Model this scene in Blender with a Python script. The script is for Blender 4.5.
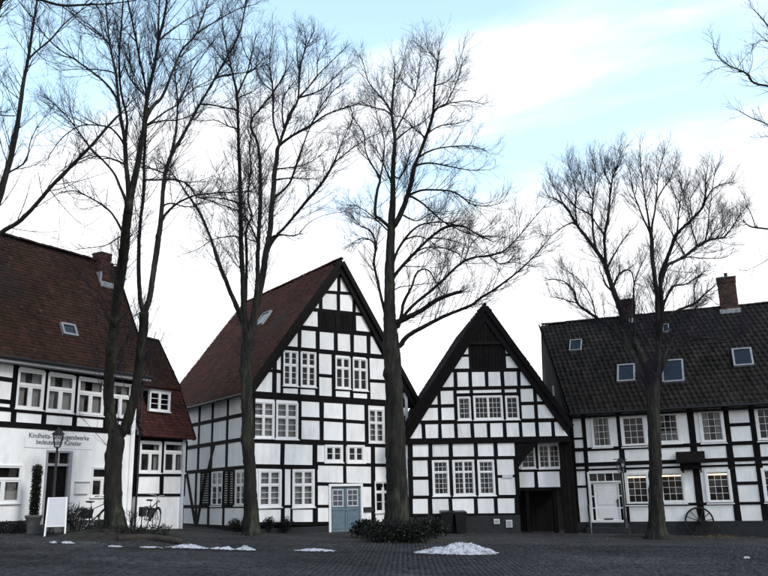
import bpy, math, random
import numpy as np
from mathutils import Vector, Matrix

random.seed(7); rng = np.random.default_rng(7)
for o in list(bpy.data.objects): bpy.data.objects.remove(o)
scene = bpy.context.scene
COL = scene.collection

# ------------------------------------------------------------------ camera
FPX, PW, PH = 810.0, 768.0, 576.0
TILT, ROLL, EYE = math.atan(205/810.0), 0.0225, 1.8
FWD = Vector((0, math.cos(TILT), math.sin(TILT)))
_r0 = Vector((1, 0, 0)); _u0 = Vector((0, -math.sin(TILT), math.cos(TILT)))
RIGHT = _r0*math.cos(ROLL) - _u0*math.sin(ROLL)
UP = _u0*math.cos(ROLL) + _r0*math.sin(ROLL)
CAM = Vector((0, 0, EYE))
cd = bpy.data.cameras.new('camera'); cam = bpy.data.objects.new('camera', cd); COL.objects.link(cam)
cd.sensor_fit = 'HORIZONTAL'; cd.sensor_width = 36.0; cd.lens = FPX/PW*36.0
cd.clip_start = 0.1; cd.clip_end = 2000
mw = Matrix((RIGHT, UP, -FWD)).transposed().to_4x4(); mw.translation = CAM
cam.matrix_world = mw
scene.camera = cam

# ------------------------------------------------------------------ light
SUN_EL, SUN_AZ = math.radians(38), math.radians(128)      # azimuth from +Y towards +X
world = bpy.data.worlds.new('World'); scene.world = world; world.use_nodes = True
nt = world.node_tree; nt.nodes.clear(); N = nt.nodes.new; L = nt.links.new
wo = N('ShaderNodeOutputWorld'); bg = N('ShaderNodeBackground'); bg.inputs['Strength'].default_value = 0.1
sky = N('ShaderNodeTexSky'); sky.sky_type = 'NISHITA'; sky.sun_disc = False
sky.sun_elevation = SUN_EL; sky.sun_rotation = SUN_AZ
sky.air_density = 1.1; sky.dust_density = 0.6; sky.ozone_density = 2.2
tc = N('ShaderNodeTexCoord'); sep = N('ShaderNodeSeparateXYZ'); L(tc.outputs['Generated'], sep.inputs[0])
def wmath(op, a, b=None, clamp=False):
    n = N('ShaderNodeMath'); n.operation = op; n.use_clamp = clamp
    for i, v in enumerate((a, b)):
        if v is None: continue
        if isinstance(v, (int, float)): n.inputs[i].default_value = v
        else: L(v, n.inputs[i])
    return n.outputs[0]
# clouds on a flat layer high above: direction divided by its height
zc = wmath('MAXIMUM', sep.outputs[2], 0.03)
den = wmath('ADD', zc, 0.30)
cx = wmath('DIVIDE', sep.outputs[0], den); cy = wmath('DIVIDE', sep.outputs[1], den)
cmb = N('ShaderNodeCombineXYZ'); L(cx, cmb.inputs[0]); L(cy, cmb.inputs[1]); cmb.inputs[2].default_value = 3.7
mr_ = N('ShaderNodeMapping'); L(cmb.outputs[0], mr_.inputs[0]); mr_.inputs['Rotation'].default_value = (0, 0, math.radians(24))
mp = N('ShaderNodeMapping'); L(mr_.outputs[0], mp.inputs[0]); mp.inputs['Scale'].default_value = (0.8, 2.4, 1)
mp.inputs['Location'].default_value = (3.85, 1.45, 0)
nz = N('ShaderNodeTexNoise'); L(mp.outputs[0], nz.inputs['Vector'])
nz.inputs['Scale'].default_value = 1.15; nz.inputs['Detail'].default_value = 7; nz.inputs['Roughness'].default_value = 0.55
low = wmath('MULTIPLY', wmath('SUBTRACT', 0.45, sep.outputs[2]), 1.3)        # cover thickens towards the horizon
cov = wmath('ADD', nz.outputs['Fac'], low)
rmp = N('ShaderNodeMapRange'); rmp.interpolation_type = 'SMOOTHSTEP'; L(cov, rmp.inputs['Value'])
rmp.inputs['From Min'].default_value = 0.43; rmp.inputs['From Max'].default_value = 0.66
mix = N('ShaderNodeMix'); mix.data_type = 'RGBA'
L(rmp.outputs[0], mix.inputs['Factor']); 
br = N('ShaderNodeMix'); br.data_type = 'RGBA'; br.blend_type = 'ADD'; vr = N('ShaderNodeMapRange'); L(sep.outputs[2], vr.inputs['Value']); vr.inputs['From Min'].default_value = 0.45; vr.inputs['From Max'].default_value = 0.95
vr.inputs['To Min'].default_value = 1.0; vr.inputs['To Max'].default_value = 0.15; L(vr.outputs[0], br.inputs['Factor'])
L(sky.outputs[0], br.inputs[6]); br.inputs[7].default_value = (3.2, 4.5, 5.1, 1)  # thin veil over the blue
L(br.outputs[2], mix.inputs[6]); mix.inputs[7].default_value = (8.6, 8.7, 8.9, 1)
L(mix.outputs[2], bg.inputs[0]); L(bg.outputs[0], wo.inputs[0])
sd = bpy.data.lights.new('sun', 'SUN'); sd.energy = 1.2; sd.angle = math.radians(18); sd.color = (1, 0.97, 0.92)
so = bpy.data.objects.new('sun', sd); COL.objects.link(so)
sv = Vector((math.sin(SUN_AZ)*math.cos(SUN_EL), math.cos(SUN_AZ)*math.cos(SUN_EL), math.sin(SUN_EL)))
so.rotation_euler = sv.to_track_quat('Z', 'Y').to_euler(); so.location = (10, -20, 40)
vs = scene.view_settings; vs.view_transform = 'Standard'; vs.look = 'None'; vs.gamma = 1.0; vs.exposure = 0.74
vs.use_curve_mapping = False

# ------------------------------------------------------------------ pixel helpers
def ray(x, y):
    return (FWD*FPX + RIGHT*(x - PW/2) + UP*(PH/2 - y)).normalized()
def at(x, y, Y):
    r = ray(x, y); return CAM + r*(Y/r.y)
def gz(x, y=0):
    x = min(max(x, -45), 45)
    return -0.033*x + 0.022*1.5*math.log1p(math.exp((-5-x)/1.5))
def on_ground(x, y, lift=0.0):
    r = ray(x, y); t = 20.0
    for _ in range(40):
        p = CAM + r*t; t += (p.z - gz(p.x) - lift)/max(-r.z, 1e-3)*0.8
        t = min(max(t, 3), 150)
    return CAM + r*t

# ------------------------------------------------------------------ materials
def material(name, base, rough=0.7, var=0.15, nscale=6.0, bump=0.0, bscale=30.0, objvar=0.06, second=None,
             second_scale=2.0, second_amt=0.5, tint=None, metal=0.0, coords='Object', spec=0.3, stretch=None):
    m = bpy.data.materials.new(name); m.use_nodes = True; t = m.node_tree; t.nodes.clear()
    n = t.nodes.new; l = t.links.new
    out = n('ShaderNodeOutputMaterial'); p = n('ShaderNodeBsdfPrincipled'); l(p.outputs[0], out.inputs[0])
    p.inputs['Roughness'].default_value = rough; p.inputs['Metallic'].default_value = metal
    p.inputs['Specular IOR Level'].default_value = spec
    c = n('ShaderNodeTexCoord'); vec = c.outputs[coords]
    if stretch:
        s = n('ShaderNodeMapping'); l(vec, s.inputs[0]); s.inputs['Scale'].default_value = stretch; vec = s.outputs[0]
    nz = n('ShaderNodeTexNoise'); l(vec, nz.inputs['Vector']); nz.inputs['Scale'].default_value = nscale
    nz.inputs['Detail'].default_value = 5
    oi = n('ShaderNodeObjectInfo')
    mr = n('ShaderNodeMapRange'); l(nz.outputs['Fac'], mr.inputs['Value'])
    mr.inputs['From Min'].default_value = 0.3; mr.inputs['From Max'].default_value = 0.7
    mr.inputs['To Min'].default_value = 1-var; mr.inputs['To Max'].default_value = 1+var
    mo = n('ShaderNodeMapRange'); l(oi.outputs['Random'], mo.inputs['Value'])
    mo.inputs['To Min'].default_value = 1-objvar; mo.inputs['To Max'].default_value = 1+objvar
    mul = n('ShaderNodeMath'); mul.operation = 'MULTIPLY'; l(mr.outputs[0], mul.inputs[0]); l(mo.outputs[0], mul.inputs[1])
    col = n('ShaderNodeRGB'); col.outputs[0].default_value = (*base, 1); src = col.outputs[0]
    if second:
        n2 = n('ShaderNodeTexNoise'); l(vec, n2.inputs['Vector']); n2.inputs['Scale'].default_value = second_scale
        n2.inputs['Detail'].default_value = 6; n2.inputs['Roughness'].default_value = 0.65
        r2 = n('ShaderNodeMapRange'); r2.interpolation_type = 'SMOOTHSTEP'; l(n2.outputs['Fac'], r2.inputs['Value'])
        r2.inputs['From Min'].default_value = 0.45; r2.inputs['From Max'].default_value = 0.68
        r2.inputs['To Max'].default_value = second_amt
        mx = n('ShaderNodeMix'); mx.data_type = 'RGBA'; l(r2.outputs[0], mx.inputs['Factor'])
        l(src, mx.inputs[6]); mx.inputs[7].default_value = (*second, 1); src = mx.outputs[2]
    if tint:
        at_ = n('ShaderNodeAttribute'); at_.attribute_name = 'tint'
        m3 = n('ShaderNodeMath'); m3.operation = 'MULTIPLY'; l(mul.outputs[0], m3.inputs[0]); l(at_.outputs['Fac'], m3.inputs[1])
        mul = m3
        if isinstance(tint, tuple):
            at2 = n('ShaderNodeAttribute'); at2.attribute_name = 'tone'
            mx = n('ShaderNodeMix'); mx.data_type = 'RGBA'; l(at2.outputs['Fac'], mx.inputs['Factor'])
            l(src, mx.inputs[6]); mx.inputs[7].default_value = (*tint, 1); src = mx.outputs[2]
    hs = n('ShaderNodeVectorMath'); hs.operation = 'SCALE'; l(src, hs.inputs[0]); l(mul.outputs[0], hs.inputs['Scale'])
    l(hs.outputs[0], p.inputs['Base Color'])
    if bump:
        nb = n('ShaderNodeTexNoise'); l(vec, nb.inputs['Vector']); nb.inputs['Scale'].default_value = bscale
        nb.inputs['Detail'].default_value = 4
        b = n('ShaderNodeBump'); b.inputs['Strength'].default_value = bump; b.inputs['Distance'].default_value = 0.02
        l(nb.outputs['Fac'], b.inputs['Height']); l(b.outputs[0], p.inputs['Normal'])
    return m
M = {}
M['plaster'] = material('white_plaster', (0.84, 0.84, 0.83), 0.9, 0.06, 3, 0.4, 25, 0.085, (0.54, 0.53, 0.50), 2.2, 0.36, stretch=(1, 1, .35))
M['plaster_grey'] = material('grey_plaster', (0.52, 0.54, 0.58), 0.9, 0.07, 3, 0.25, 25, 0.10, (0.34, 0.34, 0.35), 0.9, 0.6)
M['timber'] = material('black_timber', (0.0055, 0.005, 0.0055), 0.7, 0.4, 9, 0.5, 40, 0.3, (0.013, 0.012, 0.012), 5, 0.5, spec=0.08)
M['boards'] = material('dark_boards', (0.0065, 0.0055, 0.006), 0.75, 0.4, 6, 0.4, 40, 0.35, spec=0.08)
M['barge'] = material('brown_black_bargeboard', (0.009, 0.0075, 0.007), 0.75, 0.35, 7, 0.4, 30, 0.2, spec=0.1)
M['white'] = material('white_paint', (0.78, 0.78, 0.77), 0.5, 0.04, 8, 0.1, 40, 0.04, (0.6, 0.59, 0.56), 3, 0.3)
M['tile_brown'] = material('brown_roof_tile', (0.037, 0.0170, 0.0110), 0.8, 0.25, 1.2, 0.4, 30, 0, (0.023, 0.016, 0.009), 0.7, 0.75, (0.047, 0.019, 0.0115))
M['tile_red'] = material('red_brown_roof_tile', (0.076, 0.024, 0.014), 0.8, 0.25, 1.2, 0.4, 30, 0, (0.038, 0.019, 0.013), 0.7, 0.6, (0.102, 0.030, 0.017))
M['tile_hung'] = material('red_hung_tile', (0.048, 0.0155, 0.0125), 0.8, 0.25, 1.5, 0.4, 30, 0, (0.022, 0.013, 0.010), 0.9, 0.8, (0.066, 0.019, 0.0145))
M['tile_dark'] = material('dark_grey_roof_tile', (0.0175, 0.0158, 0.0148), 0.75, 0.25, 1.0, 0.4, 30, 0, (0.010, 0.0105, 0.0075), 0.8, 0.6, (0.027, 0.0235, 0.0215), spec=.15)
M['deck'] = material('roof_underlay', (0.02, 0.016, 0.014), 0.9, 0.2)
M['dark'] = material('dim_room', (0.06, 0.052, 0.045), 0.9, 0.2)
M['plinth'] = material('grey_plinth', (0.022, 0.0235, 0.026), 0.85, 0.2, 4, 0.4, 20, 0.1, (0.018, 0.02, 0.019), 1.5, 0.6)
M['curtain'] = material('net_curtain', (0.30, 0.30, 0.285), 0.95, 0.08, 5, 0, 1, 0.1)
M['blue'] = material('blue_paint', (0.105, 0.160, 0.195), 0.5, 0.1, 5, 0.15, 30, 0.04, (0.08, 0.12, 0.145), 3, 0.5)
M['green'] = material('black_green_paint', (0.0035, 0.006, 0.0075), 0.85, 0.2, 5, 0.15, 30, 0.1, spec=.1)
M['brick'] = material('chimney_brick', (0.085, 0.042, 0.032), 0.85, 0.25, 5, 0.4, 30, 0, (0.03, 0.025, 0.023), 2.0, 0.7, True)
M['mortar'] = material('mortar', (0.10, 0.095, 0.085), 0.95, 0.2)
M['lead'] = material('lead_flashing', (0.30, 0.31, 0.33), 0.5, 0.15, metal=0.2)
M['iron'] = material('black_iron', (0.012, 0.012, 0.013), 0.5, 0.3, spec=0.4)
M['grey_paint'] = material('grey_paint', (0.30, 0.30, 0.32), 0.6, 0.1)
M['ground'] = material('worn_paving', (0.027, 0.026, 0.025), 0.95, 0.35, 0.8, 0.9, 12, 0, (0.013, 0.0125, 0.012), 0.3, 0.9, coords='Object')
M['cobble'] = material('cobblestone', (0.027, 0.0268, 0.028), 0.7, 0.3, 0.9, 0.5, 40, 0, (0.010, 0.010, 0.0105), 0.3, 0.85, True, spec=0.25)
M['soil'] = material('dark_soil', (0.022, 0.018, 0.015), 0.95, 0.35, 3, 0.8, 14, 0.1, (0.03, 0.034, 0.018), 2, 0.7)
M['snow'] = material('dirty_snow', (0.44, 0.455, 0.50), 0.8, 0.30, 22, 1.0, 22, 0.02, (0.17, 0.17, 0.175), 7.0, 1.0)
M['bark'] = material('bark', (0.013, 0.0115, 0.0098), 0.92, 0.6, 9, 1.0, 22, 0.08, (0.036, 0.0375, 0.025), 2.1, 0.9, stretch=(1, 1, 0.22))
M['twig'] = material('twig_bark', (0.013, 0.0105, 0.023), 0.85, 0.25, 4)  # purplish bark, with blue from the sky behind mixed into the colour
M['leaf'] = material('dark_evergreen_leaf', (0.0075, 0.009, 0.0055), 0.55, 0.4, 3, tint=True)
M['litter'] = material('fallen_leaf', (0.11, 0.07, 0.035), 0.9, 0.4, 3, tint=True)
M['stone'] = material('weathered_stone', (0.10, 0.10, 0.095), 0.9, 0.25, 5, 0.6, 20, 0.1, (0.05, 0.055, 0.04), 2, 0.6)
M['bin'] = material('dark_green_plastic', (0.006, 0.008, 0.008), 0.4, 0.15)
M['panel_grey'] = material('pale_board', (0.55, 0.55, 0.58), 0.5, 0.05, 4)
M['poster_blue'] = material('blue_poster', (0.06, 0.20, 0.36), 0.6, 0.35, 5)
M['poster_dark'] = material('grey_poster', (0.14, 0.13, 0.12), 0.6, 0.5, 7)
M['log'] = material('old_log', (0.04, 0.033, 0.027), 0.9, 0.3, 6, 0.7, 20)
M['wood_weathered'] = material('weathered_wood', (0.017, 0.014, 0.0125), 0.85, 0.3, 6, 0.5, 25, 0.2)
def glass_mat(name, tintv, refl):
    m = bpy.data.materials.new(name); m.use_nodes = True; t = m.node_tree; t.nodes.clear(); n = t.nodes.new; l = t.links.new
    out = n('ShaderNodeOutputMaterial'); mx = n('ShaderNodeMixShader'); tr = n('ShaderNodeBsdfTransparent'); gl = n('ShaderNodeBsdfGlossy')
    tr.inputs[0].default_value = (tintv, tintv, tintv*1.02, 1); gl.inputs['Roughness'].default_value = 0.03
    fr = n('ShaderNodeFresnel'); fr.inputs[0].default_value = refl
    tc = n('ShaderNodeTexCoord'); nz = n('ShaderNodeTexNoise'); l(tc.outputs['Object'], nz.inputs['Vector']); nz.inputs['Scale'].default_value = 3
    b = n('ShaderNodeBump'); b.inputs['Strength'].default_value = 0.12; b.inputs['Distance'].default_value = 0.02; l(nz.outputs['Fac'], b.inputs['Height'])
    l(b.outputs[0], gl.inputs['Normal']); l(fr.outputs[0], mx.inputs[0]); l(tr.outputs[0], mx.inputs[1]); l(gl.outputs[0], mx.inputs[2]); l(mx.outputs[0], out.inputs[0])
    return m
M['glass'] = glass_mat('window_glass', 0.8, 1.33)
M['roof_glass'] = glass_mat('roof_window_glass', 0.5, 2.0)
def emit(name, c, s):
    m = bpy.data.materials.new(name); m.use_nodes = True; t = m.node_tree; t.nodes.clear()
    o = t.nodes.new('ShaderNodeOutputMaterial'); e = t.nodes.new('ShaderNodeEmission'); e.inputs[0].default_value = (*c, 1); e.inputs[1].default_value = s
    t.links.new(e.outputs[0], o.inputs[0]); return m
M['tube'] = emit('lit_lamp_tube', (1.0, 0.72, 0.42), 2.2)

# ------------------------------------------------------------------ object helpers
def obj(name, verts, faces, mat, parent=None, smooth=False, loc=None, rotz=None):
    me = bpy.data.meshes.new(name); me.from_pydata([tuple(v) for v in verts], [], faces)
    me.materials.append(M[mat] if isinstance(mat, str) else mat)
    if smooth: me.polygons.foreach_set('use_smooth', [True]*len(me.polygons))
    o = bpy.data.objects.new(name, me); COL.objects.link(o)
    if parent: o.parent = parent
    if loc is not None: o.location = loc
    if rotz is not None: o.rotation_euler.z = rotz
    return o
def fast_obj(name, V, Fq, mat, parent=None, smooth=False, tint=None, tone=None):
    """V (n,3) array, Fq (m,k) array of equal-sized faces"""
    V = np.asarray(V, np.float32); Fq = np.asarray(Fq, np.int32); k = Fq.shape[1]
    me = bpy.data.meshes.new(name)
    me.vertices.add(len(V)); me.vertices.foreach_set('co', V.ravel())
    me.loops.add(Fq.size); me.loops.foreach_set('vertex_index', Fq.ravel())
    me.polygons.add(len(Fq)); me.polygons.foreach_set('loop_start', np.arange(0, Fq.size, k, dtype=np.int32))
    me.polygons.foreach_set('loop_total', np.full(len(Fq), k, np.int32))
    if smooth: me.polygons.foreach_set('use_smooth', np.ones(len(Fq), bool))
    for nm, a in (('tint', tint), ('tone', tone)):
        if a is not None:
            at_ = me.attributes.new(nm, 'FLOAT', 'POINT'); at_.data.foreach_set('value', np.asarray(a, np.float32))
    me.update(calc_edges=True); me.validate()
    me.materials.append(M[mat]); o = bpy.data.objects.new(name, me); COL.objects.link(o)
    if parent: o.parent = parent
    return o
def empty(name, loc=(0, 0, 0), rotz=0, label=None, cat=None, group=None, scale=None):
    o = bpy.data.objects.new(name, None); COL.objects.link(o); o.location = loc; o.rotation_euler = (0, 0, rotz)
    o.empty_display_size = 0.3
    if scale: o.scale = (scale,)*3
    tag(o, label, cat, group); return o
def tag(o, label=None, cat=None, group=None, kind=None):
    if label: o['label'] = label
    if cat: o['category'] = cat
    if group: o['group'] = group
    if kind: o['kind'] = kind
    return o
class MB:
    """collects simple solids into one mesh"""
    def __init__(s): s.v = []; s.f = []
    def add(s, v, f):
        b = len(s.v); s.v += [tuple(p) for p in v]; s.f += [tuple(i+b for i in q) for q in f]; return s
    def box(s, x0, x1, y0, y1, z0, z1):
        v = [(x, y, z) for z in (z0, z1) for y in (y0, y1) for x in (x0, x1)]
        return s.add(v, [(0,2,3,1), (4,5,7,6), (0,1,5,4), (2,6,7,3), (0,4,6,2), (1,3,7,5)])
    def bar(s, p, q, w, h, up=(0, 0, 1)):
        p, q = Vector(p), Vector(q); d = (q-p).normalized(); up = Vector(up)
        if abs(d.dot(up)) > 0.98: up = Vector((0, 1, 0))
        a = d.cross(up).normalized(); b = a.cross(d).normalized()
        v = [c + a*(w/2*i) + b*(h/2*j) for c in (p, q) for j in (-1, 1) for i in (-1, 1)]
        return s.add(v, [(0,1,3,2), (4,6,7,5), (0,4,5,1), (2,3,7,6), (0,2,6,4), (1,5,7,3)])
    def tube(s, pts, r, n=8, cap=True):
        pts = [Vector(p) for p in pts]; rr = r if isinstance(r, (list, tuple)) else [r]*len(pts)
        b = len(s.v); prev = None
        for i, p in enumerate(pts):
            d = (pts[min(i+1, len(pts)-1)] - pts[max(i-1, 0)]).normalized()
            if prev is None:
                prev = d.orthogonal().normalized()
            a = (prev - d*prev.dot(d)).normalized(); prev = a; c = d.cross(a)
            for k in range(n):
                t = 2*math.pi*k/n; s.v.append(tuple(p + (a*math.cos(t) + c*math.sin(t))*rr[i]))
        for i in range(len(pts)-1):
            for k in range(n):
                s.f.append((b+i*n+k, b+i*n+(k+1) % n, b+(i+1)*n+(k+1) % n, b+(i+1)*n+k))
        if cap:
            s.f.append(tuple(b+k for k in reversed(range(n)))); e = b+(len(pts)-1)*n; s.f.append(tuple(e+k for k in range(n)))
        return s
    def lathe(s, prof, n=16, c=(0, 0, 0), axis='z'):
        b = len(s.v)
        for r, z in prof:
            for k in range(n):
                t = 2*math.pi*k/n; x, y = r*math.cos(t), r*math.sin(t)
                p = (x, y, z) if axis == 'z' else (x, z, y)
                s.v.append((c[0]+p[0], c[1]+p[1], c[2]+p[2]))
        for i in range(len(prof)-1):
            for k in range(n):
                q = (b+i*n+k, b+i*n+(k+1) % n, b+(i+1)*n+(k+1) % n, b+(i+1)*n+k)
                s.f.append(q if axis == 'z' else q[::-1])
        s.f.append(tuple(b+k for k in (reversed(range(n)) if axis == 'z' else range(n))))
        e = b+(len(prof)-1)*n; s.f.append(tuple(e+k for k in (range(n) if axis == 'z' else reversed(range(n)))))
        return s
    def build(s, name, mat, parent=None, smooth=False, **k): return obj(name, s.v, s.f, mat, parent, smooth, **k)

def clip_poly(poly, a, b, c):
    """keep a*x + b*y <= c"""
    out = []
    for i in range(len(poly)):
        p, q = poly[i], poly[(i+1) % len(poly)]
        dp, dq = a*p[0]+b*p[1]-c, a*q[0]+b*q[1]-c
        if dp <= 0: out.append(p)
        if (dp < 0 < dq) or (dq < 0 < dp):
            t = dp/(dp-dq); out.append((p[0]+(q[0]-p[0])*t, p[1]+(q[1]-p[1])*t))
    return out
def poly_area(p):
    return 0.5*sum(p[i][0]*p[(i+1) % len(p)][1] - p[(i+1) % len(p)][0]*p[i][1] for i in range(len(p)))
def inset(poly, c):
    n = len(poly); out = []
    for i in range(n):
        a, b, d = poly[i-1], poly[i], poly[(i+1) % n]
        e1 = (b[0]-a[0], b[1]-a[1]); e2 = (d[0]-b[0], d[1]-b[1])
        l1 = math.hypot(*e1) or 1e-9; l2 = math.hypot(*e2) or 1e-9
        n1 = (-e1[1]/l1, e1[0]/l1); n2 = (-e2[1]/l2, e2[0]/l2); k = 1 + n1[0]*n2[0] + n1[1]*n2[1]
        k = max(k, 0.35); out.append((b[0]+(n1[0]+n2[0])*c/k, b[1]+(n1[1]+n2[1])*c/k))
    return out

class Facade:
    """a vertical wall plane of a house: u along the wall, d outwards, z up (house-local)"""
    def __init__(s, house, o, e, clips=()):
        s.h = house; s.o = Vector(o); s.e = Vector(e); s.n = s.e.cross(Vector((0, 0, 1))); s.clips = list(clips); s.wins = []
        s.rot = math.atan2(s.e.y, s.e.x)
        s.mw = Matrix.Translation(house.location) @ Matrix.Rotation(house.rotation_euler.z, 4, 'Z')
    def pt(s, u, d, z): return s.o + s.e*u + s.n*d + Vector((0, 0, z))
    def px(s, x, y, d=0.0):
        o = s.mw @ s.pt(0, d, 0); n = s.mw.to_3x3() @ s.n; e = s.mw.to_3x3() @ s.e
        r = ray(x, y); t = (o-CAM).dot(n)/r.dot(n); p = CAM + r*t
        return (p-o).dot(e), p.z
    def line(s, a, b, d=0.0):
        (u0, z0), (u1, z1) = s.px(*a, d), s.px(*b, d)
        return lambda u: z0 + (z1-z0)*(u-u0)/(u1-u0)
    def mper(s, x, y, d=0.0): return s.px(x+1, y, d)[0] - s.px(x, y, d)[0]
    def vper(s, x, y, d=0.0): return s.px(x, y, d)[1] - s.px(x, y+1, d)[1]
    def prism(s, mb, poly, d0, d1, ch=0.012):
        if len(poly) < 3 or abs(poly_area(poly)) < 0.0015: return
        if poly_area(poly) < 0: poly = poly[::-1]
        n = len(poly); fr = inset(poly, ch)
        v = [s.pt(u, d0, z) for u, z in poly] + [s.pt(u, d1-ch, z) for u, z in poly] + [s.pt(u, d1, z) for u, z in fr]
        f = [tuple(reversed(range(n)))]
        for r in (0, n):
            for i in range(n): f.append((r+i, r+(i+1) % n, r+n+(i+1) % n, r+n+i))
        f.append(tuple(range(2*n, 3*n))); mb.add(v, f)
    def clipped(s, poly):
        for a, b, c in s.clips:
            poly = clip_poly(poly, a, b, c)
            if len(poly) < 3: return []
        return poly
    def piece(s, name, poly, mat, d0=-0.13, d1=None, ch=0.012, clip=True, parent=None):
        if clip: poly = s.clipped(poly)
        if len(poly) < 3: return None
        if d1 is None: d1 = 0.022 + random.random()*0.014
        mb = MB(); s.prism(mb, poly, d0 + random.random()*0.01, d1, ch)
        return mb.build(name, mat, parent or s.h) if mb.v else None
    def beam(s, a, b, th, name='beam', mat='timber', d=0.0, **k):
        (u0, z0), (u1, z1) = s.px(*a, d), s.px(*b, d); h = 1.12*th*s.vper((a[0]+b[0])/2, (a[1]+b[1])/2, d)/2
        j = lambda: random.uniform(-0.012, 0.012)
        return s.piece(name, [(u0, z0-h+j()), (u1, z1-h+j()), (u1, z1+h+j()), (u0, z0+h+j())], mat, **k)
    def brace(s, a, b, w, name='brace', **k):
        (u0, z0), (u1, z1) = s.px(*a), s.px(*b); h = w*s.mper(*a)/2; l = math.hypot(u1-u0, z1-z0); nx, nz = -(z1-z0)/l*h, (u1-u0)/l*h
        return s.piece(name, [(u0-nx, z0-nz), (u1-nx, z1-nz), (u1+nx, z1+nz), (u0+nx, z0+nz)], 'timber', **k)
    def row(s, top, bot, xs, pw, splits={}, skip=(), mat='plaster', bmat='boards', boards=()):
        zt, zb = s.line(*top), s.line(*bot); ym = (top[0][1]+top[1][1]+bot[0][1]+bot[1][1])/4
        us = [s.px(x, ym)[0] for x in xs]
        for i in range(len(xs)-1):
            if i in skip: continue
            u0, u1 = us[i], us[i+1]
            cells = [[(u0, zb(u0)), (u1, zb(u1)), (u1, zt(u1)), (u0, zt(u0))]]
            if i in boards:
                n = max(3, int((u1-u0)/0.16)); g = 0.006
                for k in range(n):
                    a, b = u0+(u1-u0)*k/n+g, u0+(u1-u0)*(k+1)/n-g
                    s.piece('board', [(a, zb(a)), (b, zb(b)), (b, zt(b)), (a, zt(a))], bmat, d1=0.012+random.random()*0.012, ch=0.006)
                continue
            for sp in splits.get(i, ()):
                la = s.line(sp[0], sp[1]); za, zc = la(u0), la(u1); k = (zc-za)/(u1-u0); nc = []
                for c in cells:   # z - k u <= za - k u0
                    nc.append(clip_poly(c, -k, 1, za-k*u0)); nc.append(clip_poly(c, k, -1, -(za-k*u0)))
                cells = [c for c in nc if len(c) > 2]
                h = 1.12*sp[2]*s.vper((xs[i]+xs[i+1])/2, sp[0][1])/2
                s.piece('beam', [(u0, za-h), (u1, zc-h), (u1, zc+h), (u0, za+h)], 'timber')
            for c in cells:
                polys = [s.clipped(c)]
                for w in s.wins:
                    np_ = []
                    for p in polys:
                        if len(p) < 3: continue
                        xs_ = [q[0] for q in p]; zs_ = [q[1] for q in p]
                        if w[0] >= max(xs_) or w[1] <= min(xs_) or w[2] >= max(zs_) or w[3] <= min(zs_): np_.append(p); continue
                        np_.append(clip_poly(p, 1, 0, w[0])); np_.append(clip_poly(p, -1, 0, -w[1]))
                        m = clip_poly(clip_poly(p, -1, 0, -w[0]), 1, 0, w[1])
                        if len(m) > 2: np_.append(clip_poly(m, 0, 1, w[2])); np_.append(clip_poly(m, 0, -1, -w[3]))
                    polys = np_
                mb = MB()
                for p in polys:
                    if len(p) > 2: s.prism(mb, p, -0.12, random.uniform(-0.004, 0.004), 0.004)
                if mb.v: mb.build('infill_panel', mat, s.h)
        for x, u, w in zip(xs, us, pw):
            if not w: continue
            h = 1.16*w*s.mper(x, ym)/2; j = lambda: random.uniform(-0.015, 0.015)
            s.piece('post', [(u-h+j(), zb(u)), (u+h+j(), zb(u)), (u+h+j(), zt(u)), (u-h+j(), zt(u))], 'timber')
    def add_win(s, x0, y0, x1, y1, layout, cw=1.6, **k):
        xm, ym = (x0+x1)/2, (y0+y1)/2
        u0, u1 = s.px(x0, ym)[0], s.px(x1, ym)[0]; z1, z0 = s.px(xm, y0)[1], s.px(xm, y1)[1]
        s.wins.append((u0, u1, z0, z1)); s.windows = getattr(s, 'windows', []) + [(u0, u1, z0, z1, layout, cw*s.vper(xm, ym), k)]
    def build_wins(s):
        for w in getattr(s, 'windows', []): window(s, *w)
        s.windows = []

PANES = {}
def pane(F, u0, u1, z0, z1, d, parent, mat='glass'):
    w, h = round(u1-u0, 2), round(z1-z0, 2); key = (w, h, mat)
    if key not in PANES:
        me = bpy.data.meshes.new('pane'); a, b, t = (w+0.012)/2, (h+0.012)/2, 0.003
        me.from_pydata([(-a, 0, -b), (a, 0, -b), (a, 0, b), (-a, 0, b)], [], [(0, 1, 2, 3)]); me.materials.append(M[mat]); PANES[key] = me
    o = bpy.data.objects.new('pane', PANES[key]); COL.objects.link(o); o.parent = parent
    o.location = F.pt((u0+u1)/2, d, (z0+z1)/2)
    o.rotation_euler = (random.gauss(0, 0.012), 0, F.rot + random.gauss(0, 0.012)); return o
def ring(F, mb, u0, u1, z0, z1, w, d0, d1, ch=0.006):
    F.prism(mb, [(u0, z0), (u0+w, z0+0.001), (u0+w, z1-0.001), (u0, z1)], d0, d1, ch)
    F.prism(mb, [(u1-w, z0+0.001), (u1, z0), (u1, z1), (u1-w, z1-0.001)], d0, d1, ch)
    F.prism(mb, [(u0+w, z0), (u1-w, z0), (u1-w, z0+w), (u0+w, z0+w)], d0, d1-0.002, ch)
    F.prism(mb, [(u0+w, z1-w), (u1-w, z1-w), (u1-w, z1), (u0+w, z1)], d0, d1-0.002, ch)
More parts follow.
